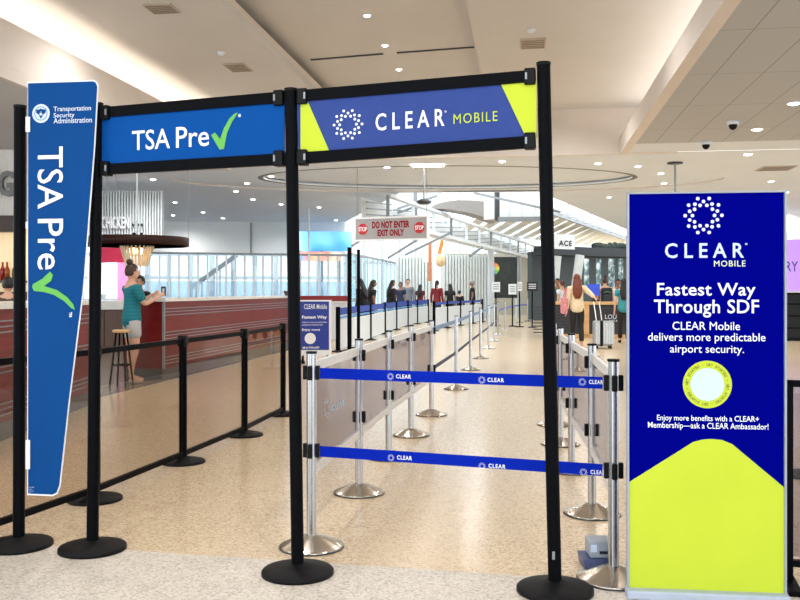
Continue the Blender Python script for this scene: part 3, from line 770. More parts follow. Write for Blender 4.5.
# colourful video wall
def screen_mat(name, cols, scale, estr):
    m = bpy.data.materials.new(name); m.use_nodes = True; nt = m.node_tree; N = nt.nodes; L = nt.links; b = N['Principled BSDF']
    tc = N.new('ShaderNodeTexCoord'); nz = N.new('ShaderNodeTexNoise'); nz.inputs['Scale'].default_value = scale; nz.inputs['Detail'].default_value = 1
    L.new(tc.outputs['Object'], nz.inputs['Vector']); r = N.new('ShaderNodeValToRGB'); L.new(nz.outputs['Fac'], r.inputs[0])
    e = r.color_ramp.elements
    while len(e) < len(cols): e.new(.5)
    for i, c in enumerate(cols): e[i].position = .3+.4*i/(len(cols)-1); e[i].color = lin(c)+(1,)
    L.new(r.outputs[0], b.inputs['Base Color']); L.new(r.outputs[0], b.inputs['Emission Color']); b.inputs['Emission Strength'].default_value = estr
    return m
vw = thing('video_wall', 'blue and cyan video wall with an orange menu strip behind the glass partition', 'screen', g0(324, 33.5))
vm = screen_mat('video blue', [(40, 110, 230), (90, 170, 250), (150, 220, 245), (200, 170, 240)], .55, .8)
mm = screen_mat('menu strip', [(255, 240, 225), (250, 190, 130), (240, 140, 130), (120, 170, 220)], 1.6, .6)
for (x0, y0, x1, y1, nm, m) in ((296, 231.5, 352, 251, 'screen', vm), (298, 251.8, 341, 261, 'menu_strip', mm)):
    a, b = atd(x0, y1, 33.5), atd(x1, y0, 33.5); MB().box((a+b)/2, ((b-a).dot(RIGHT), .08, (b-a).z), (RIGHT, FWD, UP)).build(nm, m, vw)
for px in (300, 322, 339): MB().beam(g0(px, 33.62), atd(px, 233, 33.62), .1, .1, RIGHT).build('support', m_grey, vw)

# ------------------------------------------------------------------ terminal canopy structures in the distance
def wz(px, py, z): return at(px, py, z)
cl = thing('glazed_canopy', 'long white framed glazed canopy running away above the queue', 'canopy', Vector((wz(470, 243, 3.2).x, wz(470, 243, 3.2).y, 0)))
lo0, lo1 = wz(388, 222.5, 3.2), wz(553, 263.5, 3.2)
n = 15; dv = (lo1-lo0).normalized(); out = Vector((dv.y, -dv.x, 0))
hi = lambda p: p+UP*.74
MB().beam(lo0, lo1, .3, .12).build('lower_rail', m_wframe, cl); MB().beam(hi(lo0), hi(lo1), .2, .09).build('upper_rail', m_wframe, cl)
def spaced(k): 
    return lo0.lerp(lo1, k/n)
for k in range(n+1): MB().beam(spaced(k), hi(spaced(k)), .08, .08, dv).build('mullion', m_grey if k % 3 == 0 else m_wframe, cl)
mb = MB()
for k in range(n):
    for j in range(4):
        a = spaced(k)+UP*(.06+.17*j); mb.beam(a-out*.6, a+dv*((lo1-lo0).length/n*.9)-out*.6+UP*.14, .05, .035)
mb.build('louvres', m_grey, cl)
MB().beam((lo0+hi(lo0))/2-out*.75, (lo1+hi(lo1))/2-out*.75, .02, .66).build('back_panel', m_wall, cl)
for k in (6, 9, 12): 
    p = spaced(k); MB().tube([Vector((p.x, p.y, 0)), p], .14, 12).build('column', mat('pale grey column', (198, 204, 206), .4), cl)
# sloping roof struts near the hanging stop sign
rs = thing('roof_struts', 'grey sloping roof struts above the hanging stop sign', 'roof', Vector((atd(400, 210, 27).x, atd(400, 210, 27).y, 0)))
for (x0, y0, x1, y1) in ((372, 217, 437, 196), (385, 217, 418, 206), (352, 246, 372, 233), (388, 258, 420, 238), (405, 255, 450, 233), (470, 256, 482, 247)):
    MB().beam(atd(x0, y0, 27), atd(x1, y1, 27.5), .07, .07).build('strut', m_grey, rs)
MB().box(atd(415.5, 205, 27.2), (.12, .12, 1.3)).build('hanger', m_grey, rs)
# grey arched soffit
a = atd(430, 207, 33); X = RIGHT; arc = [(430, 208), (437, 204), (446, 201.5), (458, 200), (472, 200.3), (486, 201.5), (497, 203), (497, 222), (484, 217), (468, 212.5), (450, 209.5)]
pa = Plane(g0(430, 29), g0(497, 29.5)); o_ = MB().prism([pa.uv(*p) for p in arc], pa.o-pa.n*.4, pa.x, UP, .8).build('arched_soffit', mat('warm grey soffit', (150, 146, 142), .6)); tag(o_, 'grey arched roof soffit above the glazed canopy', 'roof')
# white projecting box
pb_ = thing('glass_box_bay', 'white glazed bay with dark lower edge left of the tall right post', 'bay window', g0(520, 34))
bx0, bx1 = g0(497, 26.2), g0(548, 27); x = (bx1-bx0).normalized(); y = UP.cross(x); z0 = 4.1
L = (bx1-bx0).length
MB().box((bx0+bx1)/2+y*.4+UP*4.17, (L, .7, 1.3), (x, y, UP)).build('body', m_wall, pb_)
MB().beam(bx0+UP*3.48, bx1+UP*3.56, .12, .14).build('lower_edge', m_grey, pb_); MB().beam(bx0+UP*3.45, bx0+UP*4.85, .1, .12, x).build('corner_post', m_dgrey, pb_)
for k in (1, 2, 3): MB().beam(bx0.lerp(bx1, k/4)+UP*3.6-y*.02, bx0.lerp(bx1, k/4)+UP*4.8-y*.02, .06, .03, x).build('mullion', m_wframe, pb_)
mb = MB(); mb.beam(atd(474, 193, 25.6), atd(560, 212, 26), .05, .06); t_ = mb.build('roof_tie', m_grey); tag(t_, 'thin dark sloping tie bar crossing in front of the white bay', 'beam')
# white clerestory wall panels behind
pw = [g0(360, 44), g0(440, 46), g0(560, 60)]
cw = thing('clerestory', 'bright white panelled clerestory wall under the ceiling edge', 'wall', g0(480, 48))
for a, b in zip(pw[:-1], pw[1:]):
    MB().beam(a+UP*6.9, b+UP*6.9, .2, 2.6).build('wall_panel', m_wall, cw)
    for k in range(8): MB().beam(a.lerp(b, k/8)+UP*5.6-FWD*.15, a.lerp(b, k/8)+UP*8.2-FWD*.15, .08, .08, RIGHT).build('rib', m_slat, cw)
# slatted canopy, right
A_, B_, C_, D_ = wz(512, 197.5, 4.4), wz(640, 243, 4.4), wz(640, 249, 4.4), W(3.3, 44, 4.4)
sc_ = thing('slatted_canopy', 'beige slatted canopy soffit left of the navy banner top', 'canopy', Vector(((A_.x+C_.x)/2, (A_.y+C_.y)/2, 0)))
n = 18
for k in range(n+1):
    MB().beam(A_.lerp(B_, k/n), D_.lerp(C_, k/n), .5, .04).build('slat', m_soffit, sc_)
MB().beam(A_, B_, .15, .25).build('edge_beam', m_grey, sc_); MB().beam(D_, C_, .15, .3).build('edge_beam', m_wframe, sc_)
MB().beam(A_+UP*.9, B_+UP*.9, .06, .06).build('guard_rail', m_wframe, sc_)
for q_ in (.1, .5, .9): MB().tube([Vector((D_.lerp(C_, q_).x, D_.lerp(C_, q_).y, 0)), D_.lerp(C_, q_)], .15, 10).build('column', m_slat, sc_)
for i, (a, b) in enumerate(((568, 211), (590, 218), (607, 224), (620, 229))):
    p = at(a, 197.5+(a-512)*.3555, 4.4) + UP*.72
    fl_ = thing('floodlight', 'small dark floodlight on the slatted canopy edge, %s from the left' % ordinal(i), 'lamp', p, 0, 'canopy floodlights')
    MB().rbox(p+UP*.1, (.22, .2, .2), .03).build('head', m_dgrey, fl_); MB().tube([p-UP*.57, p+UP*.3], .025, 8).build('stem', m_dgrey, fl_)
# dark storefront under canopy
sf = thing('storefront', 'dark grey shop front under the slatted canopy', 'shop front', g0(590, 44))
s0, s1 = g0(534, 41.5), g0(650, 46); x = (s1-s0).normalized(); y = UP.cross(x); L = (s1-s0).length
MB().box((s0+s1)/2+y*.3+UP*1.6, (L, .3, 3.2), (x, y, UP)).build('back_wall', m_shop, sf)
MB().box((s0+s1)/2-y*.4+UP*3.25, (L, .9, .42), (x, y, UP)).build('fascia', m_dgrey, sf)
mb = MB()
for k in range(26): mb.ball(s0+x*(L*(.42+.022*k))-y*.6+UP*(3.5+.1*random.random()), (.17, .15, .15+.08*random.random()), 8, 6)
mb.build('hedge_trim', mat('dark foliage', (54, 66, 62), .8, vary=.3), sf)
for (xa, ya, xb, yb) in ((557, 256, 551, 290), (580, 255, 571, 285)):
    p = atd(xa, ya, 39.3); q = atd(xb, yb, 39.3); q.z = 0; MB().tube([q, p], .2, 10).build('column', m_slat, sf, 'pale slanted column')
for k, (a, b) in enumerate(((582, 588), (594, 600), (606, 614), (616, 622))): 
    p = atd(a, 275, 40.6); q = atd(b, 275, 40.6); MB().box((p+q)/2-y*.1, ((q-p).length, .05, 1.5), (x, y, UP)).build('display', screen_mat('shop display %d' % k, [(40, 60, 66), (120, 150, 156), (230, 236, 236)], 3+k, .25), sf)
pl0 = panel('shop_sign', 'white shop sign with dark letters beside the tall right post', 'sign', 547, 234, 574, 249, 38, m_paper, .1, tilt=1.0)
pl = Plane(atd(547, 240, 38), atd(574, 240, 39), .08); mb = MB(); text_px(mb, 'ACE', pl, (559, 240.5, 572, 246), .03, 1.2); mb.build('lettering', m_ink, pl0)
# wall of vertical slats in the centre
def slat_screen(p0, p1, h, n, label):
    t = thing('slat_screen', label, 'screen wall', p0.lerp(p1, .5)); x = (p1-p0).normalized(); y = UP.cross(x)
    MB().beam(p0+y*.1+UP*(h/2), p1+y*.1+UP*(h/2), .04, h).build('backing', mat('ivory sheet', (232, 232, 214), .6), t)
    mb = MB()
    for k in range(n): mb.box(p0.lerp(p1, (k+.5)/n)+UP*(h/2), (.1, .12, h), (x, y, UP))
    mb.build('slats', m_slat, t)
    return t
slat_screen(g0(396, 41), g0(434, 41), 2.95, 12, 'white vertical slat screen behind the queue, left of the orange pennant')
slat_screen(g0(442, 41), g0(489, 42), 3.05, 16, 'ivory vertical slat screen behind the queue, left of the black screen')
# bright panel with orange hangings
panel('cream_light_box', 'bright cream panel behind the orange pennant', 'panel', 424, 229, 441, 262, 38.5, mat('bright cream', (255, 246, 225), .5, emit=(255, 240, 210), estr=.35))
pn = thing('pennant', 'orange hanging pennant right of the stop sign', 'pennant', g0(440, 37))
ppl = Plane(g0(430, 37), g0(450, 37)); mb = MB().prism([ppl.uv(*p) for p in ((443, 231), (440.5, 241), (437.5, 254), (441, 254), (443.5, 244))], ppl.o, ppl.x, UP, .12); mb.build('cloth', mat('orange cloth', (236, 140, 50), .6, vary=.25, scale=8), pn)
MB().ball(atd(440.5, 261, 37), (.2, .2, .26)).build('tassel', mat('peach paper', (240, 200, 150), .6, vary=.2, scale=9), pn)
st = MB().box(atd(430, 262, 37), (.14, .06, 1.6)).build('orange_strip', mat('terracotta', (206, 130, 92), .6, vary=.2)); tag(st, 'narrow terracotta vertical strip left of the orange pennant', 'banner')
# black display wall with rainbow circle
bd = panel('display_screen', 'large black display screen with a rainbow disc behind the queue', 'screen', 488.5, 257, 517, 298, 43, mat('black display', (22, 34, 26), .25, vary=.5, scale=3), .15)
pl = Plane(atd(488.5, 270, 43), atd(517, 270, 43), .09); c = pl.hit(493.5, 268.5)
cols = [(206, 90, 70), (226, 150, 70), (210, 200, 80), (110, 180, 90), (70, 140, 190), (80, 100, 180), (120, 110, 190), (190, 90, 120)]
for k, cc in enumerate(cols):
    a0 = PI/2-2*PI*(k-.5)/8; a1 = a0-2*PI/8; vs = [c + pl.x*(r_*math.cos(a0+(a1-a0)*j/4)) + UP*(r_*math.sin(a0+(a1-a0)*j/4)) for r_ in (.13, .29) for j in range(5)]
    MB().add(vs, [(j, j+1, j+6, j+5) for j in range(4)]).build('disc_segment', mat('rainbow %d' % k, cc, .5, emit=cc, estr=.4), bd)
mb = MB(); disc(mb, c, pl.x, UP, .12, 20); mb.build('disc_centre', m_pale, bd)
mb = MB().box(atd(508, 285, 50), (7, .2, 3.6)); ws = mb.build('far_wall', mat('beige far wall', (172, 166, 150), .6)); tag(ws, 'beige grey wall section behind the black display screen', 'wall')
for i, (x0, y0, x1, y1, txt) in enumerate(((492, 282, 500, 292, ''), (508.5, 284, 516.5, 294.5, ''), (517.5, 282, 522, 291, ''), (527, 282, 537.5, 291, 'EXIT'))):
    d = 34-i*.5; h = g0((x0+x1)/2, d); top = atd((x0+x1)/2, (y0+y1)/2, d)
    sg = thing('sign_stand', ['white notice on a post in front of the black display', 'larger white notice on a post right of the black display', 'narrow white notice on a post right of the larger notice', 'dark notice with white lines on a post beside the tall right post'][i], 'sign', h, 0, 'queue end notices')
    ww = (x1-x0)/F*d; hh = (y1-y0)/F*d
    MB().box(top, (ww, .03, hh), (RIGHT, FWD, UP)).build('board', m_ink if txt else m_paper, sg); MB().tube([h, top-FWD*-.03], .025, 8).build('pole', m_black, sg)
    MB().lathe([(0, 0), (.17, 0), (.17, .02), (.03, .04), (0, .04)], h, 20).build('base', m_black, sg)
    mb = MB()
    for k in range(3): mb.box(top-FWD*.02+UP*(hh*(.25-.22*k)), (ww*.7, .004, hh*.08), (RIGHT, FWD, UP))
    mb.build('print_lines', m_paper if txt else m_grey, sg)

# ------------------------------------------------------------------ hanging stop sign and far black gate
hs = thing('hanging_sign', 'grey hanging sign DO NOT ENTER EXIT ONLY with two red stop octagons', 'sign', atd(392, 229, 20))
sL, sR = g0(356, 20.3), g0(428, 19.6); pl = Plane(sL, sR, 0); x = pl.x
zb = atd(392, 240, 20).z; zt = atd(392, 217.6, 20).z; L = (sR-sL).length
MB().box((sL+sR)/2+UP*((zb+zt)/2), (L, .08, zt-zb), (x, pl.n, UP)).build('panel', mat('sign grey', (160, 158, 160), .5, vary=.02), hs)
for z in (zb, zt): MB().box((sL+sR)/2+UP*z, (L+.03, .1, .04), (x, pl.n, UP)).build('frame_bar', m_alu, hs)
for e in (sL, sR): MB().box(e+UP*((zb+zt)/2), (.03, .1, zt-zb), (x, pl.n, UP)).build('frame_bar', m_alu, hs)
pl = Plane(sL, sR, .044); mb = MB(); text_px(mb, 'DO NOT ENTER', pl, (372, 221, 409.5, 228), .045, 1.05); text_px(mb, 'EXIT ONLY', pl, (377.5, 229.3, 404, 236), .045, 1.05); mb.build('lettering', mat('dark red ink', (140, 10, 26), .6, spec=.1), hs)
pl2 = Plane(sL, sR, .05)
for cx, cy in ((362.7, 229.2), (419.3, 227.6)):
    c = pl.hit(cx, cy); mb = MB(); mb.add([c + x*(.135*math.cos(PI/8+k*PI/4)) + UP*(.135*math.sin(PI/8+k*PI/4)) for k in range(8)], [tuple(range(8))]); oc = mb.build('stop_octagon', m_red, hs)
    mb = MB(); text_px(mb, 'STOP', pl2, (cx-4.3, cy-2.2, cx+4.3, cy+2.2), .03); mb.build('lettering', m_white, oc)
for e in (sL+x*.03, sR-x*.03): MB().tube([e+UP*zt, e+UP*czh(e)], .008, 6).build('suspension_wire', m_grey, hs)
for i, (px, d) in enumerate(((349.5, 19.8), (358.5, 20.8))):
    gp = g0(px, d); gate_post(gp, gp+UP*2.32, 'distant black gate post under the hanging stop sign, %s one' % ('left thicker', 'right')[i], (.05, .04)[i])
# small blue poster on the lane start
pl0, pr0 = g0(298.5, 16.5), g0(331.5, 16.6)
ps = thing('poster_stand', 'small blue poster stand with a round white logo behind the middle post', 'sign', (pl0+pr0)/2)
pl = Plane(pl0, pr0, 0); x = pl.x; w = (pr0-pl0).length
def zz(py): return CAMH + (HZ-py)/F*16.55
MB().box((pl0+pr0)/2+UP*((zz(300)+zz(356))/2), (w, .03, zz(300)-zz(356)), (x, pl.n, UP)).build('frame', m_white, ps)
pl = Plane(pl0, pr0, .018); MB().add([pl.hit(*p) for p in ((299.5, 301.5), (329, 301.5), (329, 350), (299.5, 350))], [(0, 1, 2, 3)]).build('panel', mat('poster blue', (14, 48, 150), .4), ps)
pl = Plane(pl0, pr0, .02); mb = MB()
text_px(mb, 'CLEAR Mobile', pl, (304, 304, 327, 309), .01); text_px(mb, 'Fastest Way', pl, (302, 315.5, 327, 319.5), .03); text_px(mb, 'delivers more predictable', pl, (302, 321.5, 327, 323.3)); text_px(mb, 'airport security', pl, (302, 324, 323, 326)); text_px(mb, 'Enjoy more', pl, (302, 328.5, 320, 331.5), .02); text_px(mb, 'ask an Ambassador', pl, (302.5, 346, 319.5, 348.5), .02)
disc(mb, pl.hit(310.2, 338.5), x, UP, .105, 24); mb.build('lettering', m_white, ps)
for e in (pl0+x*.08, pr0-x*.08): MB().box(e+UP*.02, (.06, .4, .04), (x, pl.n, UP)).build('foot', m_black, ps); MB().box(e+UP*.08, (.04, .03, .14), (x, pl.n, UP)).build('leg', m_black, ps)

# ------------------------------------------------------------------ black queue posts with blue belts further back
bq = [at(338, 352), at(370, 340), at(384.5, 334), (at(396, 330)), at(407.5, 326.5), at(417, 324), at(428, 322.5)]
bq0 = black_post(1.0, .052)
GQ = 'black queue posts behind the left glass rail'
prev = None
for i, p in enumerate(bq):
    if i == 0: bq0.location = p; WM[bq0] = Matrix.Translation(p); tag(bq0, 'distant black queue post with blue belts, leftmost of its row', 'stanchion', GQ)
    else: dup(bq0, p, 0, 'distant black queue post with blue belts, %s from the left' % ordinal(i), GQ)
    if prev is not None:
        belt(prev, p, .89, .16, 'distant upper blue belt, %s span from the left' % ordinal(i-1), 'distant blue queue belts', mat('deep blue belt', (14, 60, 160), .6))
        belt(prev, p, .755, .05, 'distant lower pale blue belt, %s span from the left' % ordinal(i-1), 'distant blue queue belts', mat('sky belt', (80, 150, 210), .6))
    prev = p
# white infill panels hanging under the belts of this row
for i, (a, b) in enumerate(zip(bq[:-1], bq[1:])):
    rail_panel(a, b, 'distant white infill queue panel between black posts, %s from the left' % ordinal(i), 'distant queue panels', m_fr=m_wframe, ins=.06, z0=.055, z1=.70, bar=.04, gl=mat('white acrylic', (222, 228, 232), .4))
bq2 = [at(434, 331), at(447, 328), at(460, 325.5), at(472.5, 323.5), at(482, 322)]
for i, p in enumerate(bq2):
    dup(bq0, p, 0, 'black queue post of the second distant row before the slat screens, %s from the left' % ordinal(i), 'second distant row of black posts')
    if i: belt(bq2[i-1], p, .92, .09, 'dark blue belt of the second distant row, %s span from the left' % ordinal(i-1), 'second row belts', mat('deep blue belt', (14, 60, 160), .6)); rail_panel(bq2[i-1], p, 'white infill panel of the second distant row, %s from the left' % ordinal(i-1), 'second row panels', m_fr=m_wframe, ins=.06, z0=.055, z1=.78, bar=.04, gl=mat('white acrylic', (222, 228, 232), .4))

# ------------------------------------------------------------------ right background
ss = thing('retail_screen', 'purple retail screen at the right picture edge', 'screen', g0(800, 28))
a, b = g0(776, 28), g0(850, 27); x = (b-a).normalized(); L = (b-a).length; y = UP.cross(x)
z0 = CAMH+(HZ-291)/F*28; z1 = CAMH+(HZ-240)/F*28
MB().box((a+b)/2+UP*((z0+z1)/2), (L, .1, z1-z0), (x, y, UP)).build('panel', mat('violet screen', (190, 150, 240), .4, emit=(186, 140, 245), estr=.5, vary=.1, scale=.8), ss)
pl = Plane(a, b, .06); mb = MB(); text_px(mb, 'RY', pl, (785.5, 261.5, 798, 271.5), .0); mb.build('lettering', mat('deep violet ink', (40, 40, 110), .5), ss)
sb = thing('shelf_unit', 'black low shelf unit under the purple screen at the right edge', 'shelf', g0(800, 24))
a, b = g0(772, 24), g0(850, 23.4); x = (b-a).normalized(); y = UP.cross(x); L = (b-a).length
for z, h in ((.03, .06), (.35, .04), (.68, .04), (1.0, .05), (1.28, .05)): MB().box((a+b)/2+y*.2+UP*z, (L, .4, h), (x, y, UP)).build('board', m_blackpl, sb)
for e in (a, (a+b)/2, b): MB().box(e+y*.2+UP*.65, (.05, .4, 1.3), (x, y, UP)).build('upright', m_blackpl, sb)
MB().box((a+b)/2+y*.4+UP*.65, (L, .02, 1.26), (x, y, UP)).build('back', m_dgrey, sb)
# black frame barrier beside the banner
fr0, fr1 = W((789.5-400)/F*4.05, 4.05), W(2.35, 3.9); x = (fr1-fr0).normalized(); y = UP.cross(x)
bf = thing('barrier_frame', 'black tubular frame barrier at the right picture edge beside the banner', 'barrier', (fr0+fr1)/2)
zt = CAMH-(380-HZ)/F*4.05
for e in (fr0, fr1):
    MB().box(e+UP*(zt/2), (.028, .03, zt), (x, y, UP)).build('upright', m_black, bf)
    MB().rbox(e+x*.0+UP*.012, (.06, .36, .024), .006, (x, y, UP)).build('foot', m_black, bf)
MB().beam(fr0+UP*zt-UP*.015, fr1+UP*zt-UP*.015, .03, .03).build('top_bar', m_black, bf); MB().beam(fr0+UP*.1, fr1+UP*.1, .03, .03).build('bottom_bar', m_black, bf)
MB().beam(fr0+x*.014+UP*(zt/2+.05), fr1-x*.014+UP*(zt/2+.05), .005, zt-.16).build('pane', m_glass, bf)
dup(bp0, at(806, 476), 0, 'black stanchion at the right picture edge behind the frame barrier', 'black posts at the right edge')
# grey crate behind right stanchion
cb = at(596, 566); k = thing('plastic_bin', 'grey blue plastic bin on the floor behind the front right stanchion', 'bin', cb)
ax = (RIGHT, FWD, UP)
MB().prism([(-.068, .0), (.06, 0), (.07, .055), (-.078, .055)], cb, RIGHT, UP, .15).build('tray', mat('blue grey plastic', (66, 78, 120), .4), k)
MB().rbox(cb+RIGHT*.012+UP*.096, (.11, .13, .08), .01, ax).build('lid_box', mat('grey plastic', (150, 160, 172), .4), k)
MB().box(cb+RIGHT*.025+UP*.085-FWD*.066, (.045, .004, .014), ax).build('slot', m_ink, k); MB().box(cb+RIGHT*-.025+UP*.105-FWD*.066, (.03, .004, .035), ax).build('sticker', m_pale, k)


# shop counter at right, suitcase, dark sign
ct0, ct1 = g0(545, 25.5), g0(640, 25.0); x = (ct1-ct0).normalized(); y = UP.cross(x); L = (ct1-ct0).length
sc2 = thing('shop_counter', 'long dark retail counter with pale wood edge behind the cream top person', 'counter', (ct0+ct1)/2)
MB().box((ct0+ct1)/2+y*.4+UP*.5, (L, .7, .9), (x, y, UP)).build('body', mat('dark counter', (38, 36, 44), .4, vary=.2, scale=3), sc2)
MB().box((ct0+ct1)/2+y*.38+UP*1.0, (L+.04, .8, .08), (x, y, UP)).build('wood_edge', m_oak, sc2)
MB().box((ct0+ct1)/2+y*.03+UP*.06, (L, .06, .1), (x, y, UP)).build('plinth', m_oak, sc2)
MB().box(ct0.lerp(ct1, .44)+y*.03+UP*.5, (.16, .06, .92), (x, y, UP)).build('wood_upright', m_oak, sc2)
mb = MB()
for k in range(9): mb.box(ct0.lerp(ct1, .1)+y*.04+UP*(.15+.09*k), (1.2, .02, .03), (x, y, UP))
mb.build('grille', m_dgrey, sc2)
pl = Plane(ct0, ct1, .04); mb = MB(); text_px(mb, 'LOUIS', pl, (605, 314.5, 621, 319), .01); text_px(mb, 'VILLE', pl, (609, 319.8, 621, 321.5), .02); mb.build('lettering', m_pale, sc2)
# register / monitor on counter
mn = thing('monitor', 'blue lit monitor on the retail counter left of the backpack person', 'monitor', ct0.lerp(ct1, .52)+y*.4+UP*1.04)
c = ct0.lerp(ct1, .52)+y*.4; MB().box(c+UP*1.38, (.36, .03, .34), (x, y, UP)).build('screen', mat('blue monitor', (40, 70, 190), .3, emit=(40, 80, 210), estr=.3), mn); MB().box(c+UP*1.13, (.05, .05, .2), (x, y, UP)).build('stand', m_black, mn); MB().box(c+UP*1.045, (.2, .15, .01), (x, y, UP)).build('foot', m_black, mn)

sp = at(603, 348.4)
su = thing('suitcase', 'silver ribbed hard suitcase with black strap pulled by the cream top person', 'suitcase', sp)
ax = (RIGHT, FWD, UP)
MB().rbox(sp+UP*.36, (.46, .28, .58), .05, ax, 3).build('shell', mat('silver shell', (168, 174, 178), .3, .3), su)
mb = MB()
for k in range(7): mb.rbox(sp+RIGHT*(-.18+.06*k)-FWD*.142+UP*.36, (.033, .014, .50), .006, ax)
for k in range(6): mb.rbox(sp+RIGHT*.232+FWD*(-.1+.04*k)+UP*.36, (.012, .022, .50), .005, ax)
mb.build('ribs', mat('silver rib', (190, 195, 198), .3, .3), su)
MB().box(sp+RIGHT*-.065+UP*.36, (.065, .312, .60), ax).build('strap', m_blackpl, su)
for a in (-.16, .16):
    for b in (-.09, .09): MB().tube([sp+RIGHT*(a-.02)+FWD*b+UP*.036, sp+RIGHT*(a+.02)+FWD*b+UP*.036], .036, 12).build('wheel', m_blackpl, su)
hz_ = 1.12; hd_ = .32
for a in (-.15, -.02): MB().tube([sp+RIGHT*(a+.02)+FWD*.11+UP*.64, sp+RIGHT*a+FWD*hd_+UP*(hz_-.02)], .011, 8).build('handle_tube', m_alu, su)
MB().tube([sp+RIGHT*-.165+FWD*hd_+UP*hz_, sp+RIGHT*-.005+FWD*hd_+UP*hz_], .017, 8).build('grip', m_blackpl, su)

# ------------------------------------------------------------------ ceiling lamps, vents, domes
def zone_plane(px, py, z): return at(px, py, z)
def downlight(p, label, r=.075, group='recessed downlights', power=14):
    t = thing('downlight', label, 'ceiling light', p, 0, group)
    mb = MB(); mb.lathe([(r, -.012), (r*1.25, -.012), (r*1.3, 0), (r, 0), (r, -.012)], p, 20); mb.build('ring', m_wframe, t)
    MB().lathe([(0, -.03), (r*.6, -.026), (r, -.012), (r, 0), (0, 0)], p, 16).build('lens', m_lamp, t)
    return t
near = [(367, 15), (385, 45), (399, 69)]
for i, q in enumerate(near): downlight(at(*q, 5.36), 'bright recessed downlight above the indigo sign, %s from the top' % ordinal(i), .05, 'coffer downlights')
rgt = [(794, 103), (757, 129), (748, 154)]
for i, q in enumerate(rgt): downlight(at(*q, 4.05 if i < 2 else 4.06), 'oval recessed downlight in the grey panel ceiling at right, %s from the top' % ordinal(i), .085, 'right ceiling downlights')
lo = sorted([(153, 179), (135, 192), (175, 202), (173, 215), (271, 176), (247, 183), (236, 191), (253, 199), (203, 212), (223, 218), (281, 204), (387, 167), (319, 207), (367, 208), (336, 220), (502, 161), (598, 163), (638, 166), (661, 173), (664, 183), (771, 181), (786, 192), (609, 197)])
def inoval(p, R):
    X = (p.dot(RIGHT)-OC[0])/R[0]; D = (p.dot(FWD)-OC[1])/R[1]; return X*X+D*D < 1
for i, q in enumerate(lo):
    p = at(*q, 4.06)
    zc = czh(p); p = at(*q, zc)
    if czh(p) != zc: p = at(*q, 4.10)
    downlight(p, 'small recessed downlight in the far white ceiling, %s from the left' % (ordinal(i) if i < 20 else ['twenty-first', 'twenty-second', 'twenty-third', 'twenty-fourth'][i-20]), .07, 'far ceiling downlights')
def vent(p, label, w, h):
    t = thing('ceiling_vent', label, 'vent', p, 0, 'ceiling vents')
    MB().box(p-UP*.01, (w, h, .02)).build('frame', mat('vent grey', (178, 166, 152), .6), t)
    mb = MB()
    for k in range(5): mb.box(p-UP*.022+Vector((0, h*(-.36+.18*k), 0)), (w*.9, h*.07, .008))
    mb.build('slats', mat('vent dark', (128, 118, 108), .6), t); return t
vent(at(162, 8, 4.95), 'grey square ceiling vent at the top left above the blue flag', .36, .36)
vent(at(238, 67, 4.95), 'grey ceiling vent left of the middle post above the blue sign', .34, .5)
vent(at(533, 43, 4.95), 'grey ceiling vent above the right end of the indigo sign', .36, .5)
vent(at(776, 168, 4.06), 'grey ceiling vent above the right side of the navy banner', .7, .7)
for q, lb in (((221, 52), 'small round smoke detector left of the cove edge'), ((531, 29), 'small round smoke detector above the right overhead sign')):
    p = at(*q, 4.95); o = MB().lathe([(0, -.05), (.035, -.05), (.06, -.02), (.065, 0), (0, 0)], p, 20).build('smoke_detector', m_ceilw); tag(o, lb, 'smoke detector')
for q, lb in (((733, 121), 'black dome camera on the right panel ceiling, nearer one'), ((706, 141.5), 'black dome camera on the right panel ceiling, farther one')):
    p = at(*q, 4.05); t = thing('dome_camera', lb, 'camera', p, 0, 'dome cameras')
    MB().lathe([(0, -.06), (.09, -.06), (.095, 0), (0, 0)], p, 24).build('housing', m_ceilw, t); MB().ball(p-UP*.065, (.07, .07, .08)).build('dome', m_blackpl, t)
# dark slot in the coffer
t = thing('slot_diffuser', 'thin dark slot diffuser across the coffer above the indigo sign', 'vent', at(392, 53.5, 5.35))
MB().beam(at(311, 60, 5.349), at(383, 54, 5.349), .05, .014).build('slot', m_dgrey, t); MB().beam(at(397, 53, 5.349), at(474, 47.3, 5.349), .05, .014).build('slot', m_dgrey, t)
# suspended dome lamp and rods
pc = at(424, 166, 4.10); t = thing('pendant_camera', 'pendant disc on a rod hanging above the stop sign', 'pendant', pc)
zb = atd(424, 203, pc.dot(FWD)).z
MB().tube([pc, Vector((pc.x, pc.y, zb+.05))], .02, 10).build('rod', m_grey, t); MB().lathe([(0, -.03), (.1, -.03), (.16, .0), (.17, .04), (.06, .09), (0, .09)], Vector((pc.x, pc.y, zb)), 28).build('disc', m_dgrey, t)
MB().lathe([(0, -.02), (.14, -.02), (.14, 0), (0, 0)], pc, 20).build('ceiling_plate', m_dgrey, t)
p = at(427.5, 164, 4.10); o = MB().rbox(p-UP*.02, (.7, .3, .05), .01).build('linear_light', m_lamp); tag(o, 'bright rectangular ceiling light above the stop sign', 'ceiling light')
pc = at(675, 162.5, 4.06); t = thing('pendant_rod', 'grey rod hanging from the ceiling behind the navy banner top', 'pendant', pc)
MB().tube([pc, pc-UP*1.2], .022, 10).build('rod', m_grey, t); MB().lathe([(0, -.03), (.16, -.03), (.16, 0), (0, 0)], pc, 20).build('ceiling_plate', m_dgrey, t); MB().rbox(pc-UP*1.25, (.5, .06, .12), .01).build('crossbar', m_grey, t)
fpole = g0(309, 29); o = MB().tube([fpole, fpole+UP*(CAMH+(HZ-206)/F*29)], .035, 10).build('white_pole', m_wframe); tag(o, 'thin white upright pole just right of the middle gate post', 'pole')

